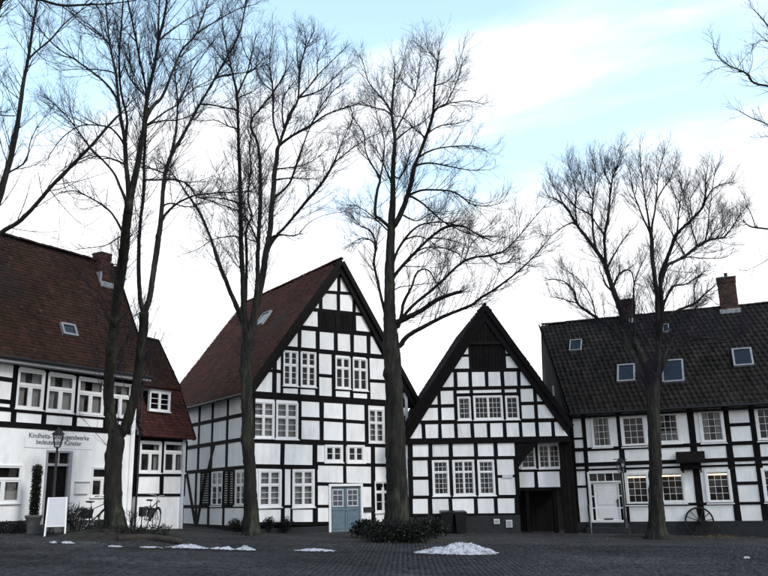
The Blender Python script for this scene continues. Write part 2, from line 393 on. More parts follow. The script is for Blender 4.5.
def window(F, u0, u1, z0, z1, layout, cw, opt, parent=None):
    """layout: rows from the top (height share, sashes across, panes across, panes down)"""
    mat = opt.get('mat', 'white'); mb = MB(); ring(F, mb, u0, u1, z0, z1, cw, -0.10, 0.040)
    win = mb.build('window', mat, parent or F.h)
    if opt.get('label'): win['label'] = opt['label']
    sb = MB(); F.prism(sb, [(u0-0.04, z0-0.045), (u1+0.04, z0-0.045), (u1+0.04, z0+0.01), (u0-0.04, z0+0.01)], -0.02, 0.085, 0.006)
    sb.build('sill', mat, win)
    a0, a1, b0, b1 = u0+cw, u1-cw, z0+cw, z1-cw; tot = sum(r[0] for r in layout); zt = b1; bars = MB(); tr = 0.055
    sw, gb = opt.get('sash', 0.05), opt.get('bar', 0.026)
    for ri, (hf, ns, nx, ny) in enumerate(layout):
        zb = zt - (b1-b0)*hf/tot
        if ri < len(layout)-1: F.prism(bars, [(a0, zb-tr/2), (a1, zb-tr/2), (a1, zb+tr/2), (a0, zb+tr/2)], -0.08, 0.026, 0.006)
        for k in range(ns):
            s0, s1 = a0+(a1-a0)*k/ns, a0+(a1-a0)*(k+1)/ns
            if k: F.prism(bars, [(s0-tr/2, zb), (s0+tr/2, zb), (s0+tr/2, zt), (s0-tr/2, zt)], -0.08, 0.029, 0.006)
            p0, p1, q0, q1 = s0+tr/2*(k > 0), s1-tr/2*(k < ns-1), zb+tr/2*(ri < len(layout)-1), zt-tr/2*(ri > 0)
            ring(F, bars, p0, p1, q0, q1, sw, -0.06, 0.012, 0.005)
            g0, g1, h0, h1 = p0+sw, p1-sw, q0+sw, q1-sw
            for i in range(1, nx):
                x = g0+(g1-g0)*i/nx; F.prism(bars, [(x-gb/2, h0), (x+gb/2, h0), (x+gb/2, h1), (x-gb/2, h1)], -0.05, 0.004, 0.004)
            for j in range(1, ny):
                z = h0+(h1-h0)*j/ny; F.prism(bars, [(g0, z-gb/2), (g1, z-gb/2), (g1, z+gb/2), (g0, z+gb/2)], -0.05, 0.002, 0.004)
            for i in range(nx):
                for j in range(ny):
                    pane(F, g0+(g1-g0)*i/nx, g0+(g1-g0)*(i+1)/nx, h0+(h1-h0)*j/ny, h0+(h1-h0)*(j+1)/ny, -0.028, win)
        zt = zb
    bars.build('sash', mat, win)
    cu = opt.get('curtain', 0)
    if cu:
        cb = MB(); d = -0.17
        spans = [(a0-0.05, a0+(a1-a0)*cu), (a1-(a1-a0)*cu, a1+0.05)] if cu < 0.5 else [(a0-0.05, a1+0.05)]
        for (p, q) in spans:
            n = max(6, int((q-p)/0.04)); zl = opt.get('czl', b0-0.05)
            v = []; 
            for i in range(n+1):
                u = p+(q-p)*i/n; dd = d + 0.02*math.sin(i*1.9)+0.01*random.random()
                v += [F.pt(u, dd, zl), F.pt(u, dd, b0+(b1-b0)*opt['half'] if 'half' in opt else b1+0.05)]
            cb.add(v, [(2*i, 2*i+2, 2*i+3, 2*i+1) for i in range(n)])
        cb.build('curtain', 'curtain', win, True)
    if opt.get('lamp'):
        lb = MB(); F.prism(lb, [(a0+0.02, b1-0.13), (a1-0.02, b1-0.13), (a1-0.02, b1-0.07), (a0+0.02, b1-0.07)], -0.16, -0.12, 0.01)
        lb.build('lamp_tube', 'tube', win)
    return win

# ================================================================== ground
gx = np.concatenate([np.linspace(-220, -46, 8), np.linspace(-45, 45, 61), np.linspace(46, 220, 8)])
gy = np.concatenate([np.linspace(-60, 0, 4), np.linspace(5, 60, 23), np.linspace(80, 400, 6)])
V = np.array([(x, y, gz(x)) for y in gy for x in gx]); nx_ = len(gx)
Fq = [(j*nx_+i, j*nx_+i+1, (j+1)*nx_+i+1, (j+1)*nx_+i) for j in range(len(gy)-1) for i in range(nx_-1)]
ground = tag(fast_obj('ground', V, Fq, 'ground', smooth=True), kind='structure')
gzv = np.vectorize(gz)
def cobbles():
    """uneven square setts laid in gently bowed rows over the open square"""
    T = np.array([(-.5, -.5, -1.), (.5, -.5, -1.), (.5, .5, -1.), (-.5, .5, -1.), (-.42, -.42, 0.), (.42, -.42, 0.), (.42, .42, 0.), (-.42, .42, 0.)])
    TF = np.array([(4, 5, 6, 7), (0, 1, 5, 4), (1, 2, 6, 5), (2, 3, 7, 6), (3, 0, 4, 7)])
    P = []; s = 0.135; y = 14.5; r = 0
    while y < 33.2:
        half = 0.49*y + 3.2; n = int(2*half/s); x = -half + np.arange(n)*s + (r % 2)*s/2 + rng.normal(0, .008, n)
        yy = y + 0.20*np.sin(x*0.42+0.6) + 0.07*np.sin(x*1.35+r*.02) + rng.normal(0, .008, n)
        edge = 31.9 + 0.35*np.sin(x*.5) - 0.05*x
        keep = (yy < edge) & (rng.random(n) > .004); P.append(np.stack([x[keep], yy[keep]], 1)); y += s*0.98; r += 1
    P = np.concatenate(P); n = len(P); PX, PY = P[:, 0], P[:, 1]
    a = rng.normal(0, .08, n); sc = s*(0.93 + rng.normal(0, .05, n)).clip(.78, 1.04); sy = s*(0.92 + rng.normal(0, .04, n)).clip(.8, 1.02)
    h = 0.022 + rng.normal(0, .006, n).clip(-.012, .014)
    h += 0.012*np.sin(PX*1.1+PY*.7)*np.sin(PY*.9) + .014*np.sin(PX*.43+1.2*np.sin(PY*.31))*np.sin(PY*.55+.6)
    z0 = gzv(P[:, 0]); ca, sa = np.cos(a)[:, None], np.sin(a)[:, None]
    lx = T[None, :, 0]*sc[:, None]; ly = T[None, :, 1]*sy[:, None]
    tilt = rng.normal(0, .05, (n, 2))
    X = P[:, :1] + lx*ca - ly*sa; Y = P[:, 1:] + lx*sa + ly*ca
    Z = z0[:, None] + np.where(T[None, :, 2] < -.5, -0.03, h[:, None] + tilt[:, :1]*lx + tilt[:, 1:]*ly)
    V = np.stack([X, Y, Z], -1).reshape(-1, 3); F_ = (TF[None] + (np.arange(n)*8)[:, None, None]).reshape(-1, 4)
    tn = (1 + rng.normal(0, .27, n)).clip(.4, 1.9)
    low = np.sin(PX*.5+1.7*np.sin(PY*.23))+np.sin(PX*.21-PY*.4+2)+.7*np.sin(PX*1.3+PY*.8)*np.sin(PY*1.1-PX*.3); tn *= 1+.13*low       # trodden and damp areas
    for (qx, qy, rx_, ry_) in ((-6.2, 21.5, 1.6, .9), (7.5, 24.5, 2.1, 1.2), (1.5, 18.6, 1.2, .7), (-11, 27, 1.5, 1.0)):           # relaid patches of paler setts
        tn = np.where((np.abs(PX-qx) < rx_) & (np.abs(PY-qy) < ry_), tn*1.45+.1, tn)
    for (sx, sy, sr) in WET:                                                                                                   # melt water round the snow
        d_ = np.hypot((PX-sx), (PY-sy+.25)/.7)/sr; tn *= 1-.62*np.exp(-d_**3)
    tint = np.repeat(tn.clip(.22, 2.4), 8)
    o = fast_obj('cobblestones', V, F_, 'cobble', ground, tint=tint); tag(o, kind='stuff')
SNOW = ((459, 554, 74), (318, 552, 42), (189, 548.5, 40), (223, 549.5, 22), (246, 550, 20), (147, 548.5, 32), (52.5, 543.5, 7), (67, 543.6, 11), (747, 559, 7), (115, 547, 12))
WET = []
for sx, sy, sw in SNOW:
    c_ = on_ground(sx, sy); WET.append((c_.x, c_.y, sw*(c_-CAM).length/FPX*.62+.25))
cobbles()

# ================================================================== roofs
def tiles(house, E0, E1, R0, R1, mat, name='roof_tiles', w=0.235, g=0.30, flat=False, lift=0.03):
    """pantiles over the slope E0-E1 (eave) to R0-R1 (ridge), house-local"""
    E0, E1, R0, R1 = [np.array(p, float) for p in (E0, E1, R0, R1)]
    a = (E1-E0); a /= np.linalg.norm(a); sv_ = (R0+R1)/2 - (E0+E1)/2; sv_ = sv_ - a*sv_.dot(a); SL = np.linalg.norm(sv_); sv_ /= SL
    nrm = np.cross(a, sv_); rows = int(round(SL/g)); g = SL/rows
    if flat: prof = np.array([(-.5, 0), (-.17, .004), (.17, .004), (.49, 0)])
    else: prof = np.array([(-.5, .030), (-.36, .012), (-.15, .0), (.12, .004), (.3, .030), (.42, .046), (.54, .034)])
    k = len(prof); lo, lt = -0.06, 0.022
    t = [(p[0]*w, lo, p[1]+lt) for p in prof] + [(p[0]*w, g, p[1]-.006) for p in prof] + [(p[0]*w, lo, p[1]+lt-.022) for p in prof]
    T = np.array(t); TF = [(i, i+1, k+i+1, k+i) for i in range(k-1)] + [(2*k+i, 2*k+i+1, i+1, i) for i in range(k-1)]; TF = np.array(TF)
    C = []
    for r in range(rows):
        f = r/rows; l = E0+(R0-E0)*f; rr = E1+(R1-E1)*f; W = (rr-l).dot(a); n = int(W/w)+1
        x = (np.arange(n)+.5)*w + (0.0 if not flat else (r % 2)*w/2)
        x = x[x < W+.05]; base = l + 0*sv_
        C.append(base[None] + a[None]*x[:, None])
    C = np.concatenate(C); n = len(C)
    j = rng.normal(0, 1, (n, 3)); C = C + nrm*lift + a*(j[:, :1]*.006) + sv_*(j[:, 1:2]*.008) + nrm*(j[:, 2:]*.005)
    C = C + nrm*(0.022*np.sin(C.dot(a)*.9+1)*np.sin(C.dot(sv_)*.8) + .03*np.sin(C.dot(a)*.37+2)*np.sin(C.dot(sv_)*.45))[:, None]
    sl = rng.random(n) < .012; C = C - sv_*(sl*rng.uniform(.02, .09, n))[:, None] + nrm*(sl*.012)[:, None]
    V = (C[:, None, :] + T[None, :, 0:1]*a + T[None, :, 1:2]*sv_ + T[None, :, 2:3]*nrm).reshape(-1, 3)
    F_ = (TF[None] + (np.arange(n)*len(T))[:, None, None]).reshape(-1, 4)
    tint = np.repeat((1+rng.normal(0, .2, n)).clip(.5, 1.6), len(T)); tone = np.repeat(rng.random(n)**2, len(T))
    o = fast_obj(name, V, F_, mat, house, tint=tint, tone=tone); tag(o, kind='stuff'); return o
def deck(house, E0, E1, R0, R1, th=0.12, name='roof', mat='deck'):
    E0, E1, R0, R1 = [Vector(p) for p in (E0, E1, R0, R1)]; n = (E1-E0).cross(R0-E0).normalized()
    v = [E0, E1, R1, R0] + [p-n*th for p in (E0, E1, R1, R0)]
    return obj(name, v, [(0,1,2,3), (7,6,5,4), (0,4,5,1), (1,5,6,2), (2,6,7,3), (3,7,4,0)], mat, house)
def ridge_tiles(house, p, q, mat, r=0.13):
    p, q = Vector(p), Vector(q); d = (q-p); n = max(1, int(d.length/.36)); d.normalize(); a = Vector((0, 0, 1)); s = d.cross(a).normalized()
    V = []; F_ = []; tn = []
    for i in range(n):
        c0 = p+(q-p)*(i/n) - d*.02; c1 = p+(q-p)*((i+1)/n)+d*.02; b = len(V); j = random.uniform(-.012, .012)
        for c, rr in ((c0, r*1.06), (c1, r*.95)):
            for k in range(7):
                t = math.pi*(k/6); V.append(tuple(c + s*(math.cos(t)*rr) + a*(math.sin(t)*rr*.8 - .02 + j)))
        for k in range(6): F_.append((b+k, b+k+1, b+7+k+1, b+7+k))
        tn += [random.uniform(.7, 1.25)]*14
    o = fast_obj('ridge_tiles', V, F_, mat, house, tint=tn, tone=[.3]*len(tn)); tag(o, kind='stuff')
def chimney(house, c, wx, wy, z0, z1, flash=0.0, pot=False, slope=None):
    """brick stack, house-local"""
    ch = MB().box(c[0]-wx/2+.012, c[0]+wx/2-.012, c[1]-wy/2+.012, c[1]+wy/2-.012, z0, z1-.02).build('chimney', 'mortar', house)
    V = []; F_ = []; tn = []; course = .075; z = z0; r = 0
    mb = MB()
    while z < z1-.02:
        ex = .025 if z > z1-.28 else 0.0
        for (L_, ax) in ((wx, 0), (wy, 1)):
            for sgn in (-1, 1):
                x = -L_/2 - ex + (-.12 if r % 2 else 0); hi = L_/2+ex
                while x < hi-.02:
                    a, b = max(x, -hi), min(x+.235, hi); x += .245
                    if b-a < .03: continue
                    o = (wy if ax == 0 else wx)/2 + ex
                    j = random.uniform(0, .008)
                    if ax == 0: mb.box(c[0]+a, c[0]+b, c[1]+(o-.06 if sgn > 0 else -o-j), c[1]+(o+j if sgn > 0 else -o+.06), z, z+.064)
                    else: mb.box(c[0]+(o-.06 if sgn > 0 else -o-j), c[0]+(o+j if sgn > 0 else -o+.06), c[1]+a+.002, c[1]+b-.002, z+.0005, z+.0635)
                    tn += [random.uniform(.6, 1.35)]*8
        z += course; r += 1
    me = fast_obj('bricks', mb.v, [q for q in mb.f], 'brick', ch, tint=tn); tag(me, kind='stuff')
    MB().box(c[0]-wx/2-.05, c[0]+wx/2+.05, c[1]-wy/2-.05, c[1]+wy/2+.05, z1, z1+.06).build('cap', 'stone', ch)
    if pot: MB().lathe([(.10, 0), (.085, .22), (.10, .25), (.10, .28)], 12, (c[0]+.02, c[1], z1+.06)).build('pot', 'iron', ch)
    return ch
def on_slope(house, E0, E1, R0, x, y):
    """pixel -> house-local point on a roof slope"""
    m = Matrix.Translation(house.location) @ Matrix.Rotation(house.rotation_euler.z, 4, 'Z')
    E0, E1, R0 = [m @ Vector(p) for p in (E0, E1, R0)]; n = (E1-E0).cross(R0-E0)
    r = ray(x, y); t = (E0-CAM).dot(n)/r.dot(n); return m.inverted() @ (CAM + r*t)
def roof_window(house, E0, E1, R0, x0, y0, x1, y1, frame='lead', big=True):
    E0, E1, R0 = [Vector(p) for p in (E0, E1, R0)]; a = (E1-E0).normalized(); n = a.cross(R0-E0).normalized(); s = n.cross(a)
    c = on_slope(house, E0, E1, R0, (x0+x1)/2, (y0+y1)/2)
    w = (on_slope(house, E0, E1, R0, x1, (y0+y1)/2) - on_slope(house, E0, E1, R0, x0, (y0+y1)/2)).dot(a)/2
    h = abs((on_slope(house, E0, E1, R0, (x0+x1)/2, y0) - on_slope(house, E0, E1, R0, (x0+x1)/2, y1)).dot(s))/2
    f = .09 if big else .05; hi = .17
    def bx(mb, a0, a1, s0, s1, n0, n1):
        v = [c + a*i + s*j + n*k for k in (n0, n1) for j in (s0, s1) for i in (a0, a1)]
        mb.add(v, [(0,2,3,1), (4,5,7,6), (0,1,5,4), (2,6,7,3), (0,4,6,2), (1,3,7,5)])
    mb = MB(); bx(mb, -w, -w+f, -h, h, 0, hi); bx(mb, w-f, w, -h, h, 0, hi); bx(mb, -w+f, w-f, -h, -h+f, 0, hi-.004); bx(mb, -w+f, w-f, h-f, h, 0, hi+.004)
    win = mb.build('roof_window', frame, house)
    g = MB(); bx(g, -w+f, w-f, -h+f, h-f, hi-.05, hi-.044); g.build('pane', 'roof_glass', win)
    b = MB(); bx(b, -w+f, w-f, -h+f, h-f, .0, .06); b.build('inner_lining', 'dark', win)
    return win

def body(house, poly, y0, y1, name='inner_wall', mat='dark'):
    """dark core behind the facade: (x, z) outline pushed from y0 to y1"""
    n = len(poly); v = [(x, y0, z) for x, z in poly] + [(x, y1, z) for x, z in poly]
    f = [tuple(range(n)), tuple(reversed(range(n, 2*n)))] + [(i, i+n, (i+1) % n+n, (i+1) % n) for i in range(n)]
    return obj(name, v, f, mat, house)
def half_plane(F, a, b, keep):
    """clip tuple keeping the side where point keep (u,z) lies; a, b are (u,z)"""
    nx, nz = (b[1]-a[1]), -(b[0]-a[0]); c = nx*a[0]+nz*a[1]
    if nx*keep[0]+nz*keep[1] > c: nx, nz, c = -nx, -nz, -c
    return (nx, nz, c)

# ================================================================== house A : long white house on the left
ang = math.atan2(.858, .514); p = at(55, 530, 33)
HA = empty('gallery_house', (p.x, p.y, 0), ang, 'long white house with brown roof and black lettering over its door', 'house')
A = Facade(HA, (0, 0, 0), (1, 0, 0)); UC = A.px(132.5, 500)[0]; UL = -7.0
base = gz(p.x) - 0.6
xl = (-60, 395)
T4 = [(1.0, 1, 1, 1), (1.55, 2, 1, 1)]
for q in ((16.3, 370, 44, 409.5), (46.5, 374.5, 74.5, 412.5), (77, 379, 104, 415.5), (109, 383, 131.5, 417.5)):
    A.add_win(*q, T4, 1.5, sash=.065, curtain=.36)
A.add_win(-16, 464.5, 21.3, 503.5, [(1, 1, 1, 1), (1.6, 2, 1, 1)], 1.6, sash=.06, label='wide ground floor window with posters behind the glass')
A.add_win(91, 467, 113, 497, [(1, 1, 1, 1), (1.6, 2, 1, 1)], 1.2, sash=.05)
du0, du1 = A.px(43.5, 490)[0], A.px(70, 490)[0]; dz1 = A.px(56, 450.5)[1]; A.wins.append((du0, du1, base, dz1))
def xa(u, y):            # pixel column of a point u on facade A (for rows that run out of frame)
    lo, hi = -700, 400
    for _ in range(50):
        m = (lo+hi)/2
        if A.px(m, y)[0] < u: lo = m
        else: hi = m
    return lo
Htop = ((0, 360.5), (130, 382)); Hsill = ((14, 410), (130, 420)); Hbot = ((0, 424), (130, 432))
xL = xa(UL, 400)
A.row(Htop, Hsill, [xL, xa(-5.9, 395), xa(-4.5, 395), xa(-3.1, 395), 14, 45.2, 75.8, 106.8, 133], [5, 4, 4, 4.5, 4.8, 4.2, 4.2, 4.2, 5],
      splits={3: [((0, 378.5), (14, 380.5), 4), ((0, 401), (13, 402.5), 4)], 2: [((0, 378.5), (14, 380.5), 4)], 1: [((0, 401), (13, 402.5), 4)]})
A.row(Hsill, Hbot, [xL, xa(-5.9, 415), xa(-4.5, 415), xa(-3.1, 415), 13, 43.8, 74.6, 105.5, 132.5], [5, 4, 4, 4.5, 4.8, 4.2, 4.2, 4.2, 5])
for h_, th in ((Htop, 5.0), (Hsill, 3.8), (Hbot, 5.4)):
    zf = A.line(*h_); z0, z1 = zf(UL), zf(UC); t = th*.5*A.vper(60, 400)
    if h_ is Hsill: z0 = zf(UL)
    A.piece('beam', [(UL, z0-t), (UC+.02, z1-t), (UC+.02, z1+t), (UL, z0+t)], 'timber', d1=.045)
# plastered ground storey
zb_ = A.line(*Hbot); zpl = A.px(0, 521)[1]
A.row(((0, 424), (130, 432)), ((-60, 522), (130, 527)), [xL, 132.5], [None, None])
A.piece('plinth', [(UL, base), (du0-.05, base), (du0-.05, zpl-.02), (UL, zpl-.02)], 'plinth', d1=.05, d0=-.3)
A.piece('plinth', [(du1+.05, base), (UC, base), (UC, zpl-.12), (du1+.05, zpl-.12)], 'plinth', d1=.05, d0=-.3)
# door
mb = MB(); fw = .09
A.prism(mb, [(du0, zpl-.2), (du0+fw, zpl-.2), (du0+fw, dz1), (du0, dz1)], -.14, .03); A.prism(mb, [(du1-.15, zpl-.2), (du1, zpl-.2), (du1, dz1), (du1-.15, dz1)], -.14, .035)
A.prism(mb, [(du0+fw, dz1-.09), (du1-.15, dz1-.09), (du1-.15, dz1), (du0+fw, dz1)], -.14, .028)
ztr = A.px(55, 465)[1]; A.prism(mb, [(du0+fw, ztr-.05), (du1-.15, ztr-.05), (du1-.15, ztr+.06), (du0+fw, ztr+.06)], -.14, .028)
um = (du0+fw+du1-.15)/2
A.prism(mb, [(um-.03, ztr+.06), (um+.03, ztr+.06), (um+.03, dz1-.09), (um-.03, dz1-.09)], -.14, .02)
door = mb.build('door', 'grey_paint', HA); door['label'] = 'dark double door under a small transom light'
for a_, b_ in ((du0+fw, um-.03), (um+.03, du1-.15)): pane(A, a_, b_, ztr+.06, dz1-.09, -.08, door)
for a_, b_ in ((du0+fw+.01, um-.006), (um+.006, du1-.16)):
    mb = MB(); A.prism(mb, [(a_, zpl-.25), (b_, zpl-.25), (b_, ztr-.05), (a_, ztr-.05)], -.16, -.09)
    A.prism(mb, [(a_+.09, zpl+1.0), (b_-.09, zpl+1.0), (b_-.09, ztr-.17), (a_+.09, ztr-.17)], -.1, -.075)
    A.prism(mb, [(a_+.09, zpl-.05), (b_-.09, zpl-.05), (b_-.09, zpl+.85), (a_+.09, zpl+.85)], -.1, -.075)
    mb.build('door_leaf', 'boards', door)
A.piece('doorstep', [(du0-.15, base), (du1+.15, base), (du1+.15, zpl-.2), (du0-.15, zpl-.2)], 'stone', d0=-.3, d1=.45)
A.build_wins()
# posters behind the left shop window
for x0, x1, m_ in ((-3, 6.6, 'poster_blue'), (8.3, 17, 'poster_dark')):
    a_, z1 = A.px(x0, 478.5); b_, z0 = A.px(x1, 490.5); A.piece('poster', [(a_, z0), (b_, z0), (b_, z1), (a_, z1)], m_, d0=-.075, d1=-.06, ch=.002)
a_, z1 = A.px(-6, 490); b_, z0 = A.px(17, 500); A.piece('poster', [(a_, z0), (b_, z0), (b_, z1), (a_, z1)], 'curtain', d0=-.095, d1=-.08, ch=.002)
# lettering
def text(F, s, x0, y0, x1, y1, d, mat, parent, name='lettering', hfac=None):
    cu = bpy.data.curves.new(name, 'FONT'); cu.body = s; cu.extrude = .006; cu.offset = .008; cu.align_x = 'LEFT'
    o = bpy.data.objects.new('tmp', cu); COL.objects.link(o); dg = bpy.context.evaluated_depsgraph_get(); dg.update()
    me = bpy.data.meshes.new_from_object(o.evaluated_get(dg)); bpy.data.objects.remove(o)
    co = np.array([v.co[:] for v in me.vertices]); mn, mx = co.min(0), co.max(0)
    (u0, za), (u1, zb) = F.px(x0, y0), F.px(x1, y1); k = (u1-u0)/(mx[0]-mn[0]); kz = k*(hfac or 1)
    for v in me.vertices:
        fx = (v.co.x-mn[0])*k; z = za + (zb-za)*fx/(u1-u0) + v.co.y*kz; v.co = F.pt(u0+fx, d + v.co.z, z)
    me.materials.clear(); me.materials.append(M[mat]); me.name = name
    o = bpy.data.objects.new(name, me); COL.objects.link(o); o.parent = parent; tag(o, kind='stuff'); return o
a_, z1 = A.px(26, 429.5); b_, z0 = A.px(92.5, 450)
sign = A.piece('sign_board', [(a_, z0), (b_, z0), (b_, z1-.16), (a_, z1+.0)], 'white', d0=.0, d1=.022, ch=.004)
sign['label'] = 'pale sign board with two lines of black lettering'
text(A, 'Kindheits- und Jugendwerke', 28.6, 437.6, 88.5, 440.6, .022, 'iron', sign, hfac=1.12)
text(A, 'bedeutender Künstler', 35.8, 444.0, 81, 446.0, .022, 'iron', sign, hfac=1.12)
# letter box
a_, z1 = A.px(74.5, 482.5); b_, z0 = A.px(87, 494)
lb = A.piece('letter_box', [(a_, z0), (b_, z0), (b_, z1), (a_, z1)], 'white', d0=0, d1=.11, ch=.01)
A.piece('flap', [(a_-.01, z1-.03), (b_+.01, z1-.03), (b_+.01, z1+.03), (a_-.01, z1+.03)], 'grey_paint', d0=0, d1=.13, ch=.005, parent=lb)
# roof
GE = Facade(HA, (UC+.25, 0, 0), (0, 1, 0)); ry, rz = GE.px(114.6, 266.5)
EY = -.45; Ef = Facade(HA, (0, EY, 0), (1, 0, 0)); ez = (Ef.px(20, 357)[1] + Ef.px(110, 372.5)[1])/2
E0, E1, R0, R1 = (UL, EY, ez), (UC+.25, EY, ez), (UL, ry, rz), (UC+.25, ry, rz)
roofA = deck(HA, E0, E1, R0, R1); deck(HA, (UC+.25, 2*ry-EY, ez), (UL, 2*ry-EY, ez), R1, R0, name='rear_roof', mat='tile_brown')
tiles(HA, E0, E1, R0, R1, 'tile_brown', w=.18, g=.16, flat=True); ridge_tiles(HA, (UL, ry, rz+.05), (UC+.25, ry, rz+.05), 'tile_brown')
MB().box(UL, UC+.28, EY-.02, -.05, ez-.20, ez-.10).build('soffit', 'grey_paint', HA)
MB().tube([(UL, EY-.07, ez-.03), (UC+.3, EY-.07, ez-.03)], .065, 8).build('gutter', 'iron', HA)
g_ = MB(); g_.bar((UC+.27, EY, ez-.12), (UC+.27, ry, rz-.05), .05, .26, (0, -.8, .5)); g_.build('bargeboard', 'barge', HA)
body(HA, [(UL, base), (UC-.15, base), (UC-.15, ez-.15), (UL, ez-.15)], .5, 2*ry-EY-.4)
gw = [(UC-.14, -.1, base), (UC-.14, 2*ry-EY-.4, base), (UC-.14, 2*ry-EY-.4, ez-.2), (UC-.14, ry, rz-.3), (UC-.14, -.1, ez-.2)]
obj('gable_wall', gw + [(x-.2, y, z) for x, y, z in gw], [(0,1,2,3,4), (9,8,7,6,5)] + [(i, i+5, (i+1) % 5+5, (i+1) % 5) for i in range(5)], 'plaster', HA)
roof_window(HA, E0, E1, R0, 60.5, 325.5, 74.5, 336.5)
c = on_slope(HA, E0, E1, R0, 103, 276); chimney(HA, (c.x, c.y+.15), .55, .6, c.z-.5, on_slope(HA, E0, E1, R0, 103, 276).z+1.05)
fl = MB(); fl.box(c.x-.36, c.x+.36, c.y-.34, c.y-.25, c.z-.75, c.z-.35); fl.box(c.x-.40, c.x-.30, c.y-.3, c.y+.3, c.z-.45, c.z+.1); fl.build('flashing', 'lead', HA)
# gallery drainpipe at the corner
x_ = UC+.10; MB().tube([(x_, -.16, ez-.15), (x_, -.14, ez-.5), (x_, -.12, base+.3)], .045, 8).build('drainpipe', 'iron', HA)

# ================================================================== annex with hung red tiles
q0 = A.pt(UC+.02, 0, 0); wl = HA.matrix_basis @ q0
HX = empty('annex_house', (wl.x, wl.y, 0), ang, 'small timbered annex with dark red tiled upper storey between the gallery and the gabled house', 'house')
X = Facade(HX, (0, 0, 0), (1, 0, 0)); XW = X.px(184, 485)[0]; basex = gz(wl.x)-.6
TX = [(1, 1, 1, 1), (2.1, 2, 1, 1)]
X.add_win(139, 441.5, 161, 473, TX, 1.5, sash=.06, curtain=.2); X.add_win(163.3, 442, 185, 473, TX, 1.5, sash=.06, curtain=.2)
t0, t1, t2, t3 = ((134, 438.5), (186, 441)), ((134, 475), (184, 475)), ((134, 495), (183, 495)), ((134, 533), (182, 534))
X.row(t0, t1, [135, 162.2, 185.2], [4, 3, 3]); X.row(t1, t2, [135.5, 161.5, 183.6], [4.5, 3.4, 3]); X.row(t2, t3, [133, 182.6], [None, None])
for (a_, b_), th in ((t0, 3.5), (t1, 3), (t2, 3)):
    X.piece('beam', [(0, X.px(*a_)[1]-th*.02), (XW+.05, X.px(*b_)[1]-th*.02), (XW+.05, X.px(*b_)[1]+th*.02), (0, X.px(*a_)[1]+th*.02)], 'timber', d1=.05)
X.build_wins()
MB().tube([(.10, -.10, 4.4), (.10, -.10, basex+.4)], .04, 8).build('drainpipe', 'white', HX)
ge = Facade(HX, (XW+.2, 0, 0), (0, 1, 0)); (y1_, z1_), (y2_, z2_) = ge.px(178.5, 388), ge.px(157.5, 340.5)
z0_ = X.px(160, 438.5)[1]+.05; y0_ = -.38
E0x, E1x, K0, K1, R0x, R1x = (-.02, y0_, z0_), (XW+.2, y0_, z0_), (-.02, y1_, z1_), (XW+.2, y1_, z1_), (-.02, y2_, z2_), (XW+.2, y2_, z2_)
deck(HX, E0x, E1x, K0, K1, name='hung_tile_slope'); tiles(HX, E0x, E1x, K0, K1, 'tile_hung', 'hung_tiles', .17, .16, True)
deck(HX, (K0[0], K0[1]-.12, K0[2]-.1), (K1[0], K1[1]-.12, K1[2]-.1), R0x, R1x); tiles(HX, (K0[0], K0[1]-.14, K0[2]-.1), (K1[0], K1[1]-.14, K1[2]-.1), R0x, R1x, 'tile_brown', w=.18, g=.16, flat=True)
deck(HX, (XW+.2, 2*y2_-y1_, z1_), (-.02, 2*y2_-y1_, z1_), R1x, R0x, name='rear_roof', mat='tile_brown'); ridge_tiles(HX, R0x, R1x, 'tile_brown')
g_ = MB(); g_.bar((XW+.22, y0_, z0_-.05), (XW+.22, y1_, z1_-.05), .05, .2, (0, -.9, .3)); g_.bar((XW+.22, y1_-.1, z1_-.1), (XW+.22, y2_, z2_-.03), .05, .2, (0, -.8, .5)); g_.build('bargeboard', 'barge', HX)
body(HX, [(.0, basex), (XW-.15, basex), (XW-.15, z0_+.1), (.0, z0_+.1)], .5, 2*y2_-y1_)
gw = [(XW-.1, -.1, basex), (XW-.1, 2*y2_-y1_, basex), (XW-.1, 2*y2_-y1_, z1_-.1), (XW-.1, y2_, z2_-.2), (XW-.1, y1_, z1_-.15), (XW-.1, -.1, z0_)]
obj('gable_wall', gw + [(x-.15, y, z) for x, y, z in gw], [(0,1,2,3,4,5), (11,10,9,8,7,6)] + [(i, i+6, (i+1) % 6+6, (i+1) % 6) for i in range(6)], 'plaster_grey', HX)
# upright dormer casement in the hung slope
yd = y0_ + (y1_-y0_)*.35; Dm = Facade(HX, (0, yd, 0), (1, 0, 0)); Dm.add_win(149.2, 391.5, 170, 411.5, [(1, 2, 1, 3)], 1.4, sash=.045)
w_ = Dm.wins[0]; Dm.windows = [( *Dm.wins[0], [(1, 2, 1, 3)], .06, {'sash': .045})]; Dm.build_wins()
MB().box(w_[0]+.02, w_[1]-.02, yd+.10, yd+1.3, w_[2]+.02, w_[3]-.02).build('dormer_cheek', 'boards', HX)
MB().box(w_[0]-.02, w_[1]+.02, yd-.06, yd+1.3, w_[3]+.002, w_[3]+.06).build('dormer_lid', 'lead', HX)

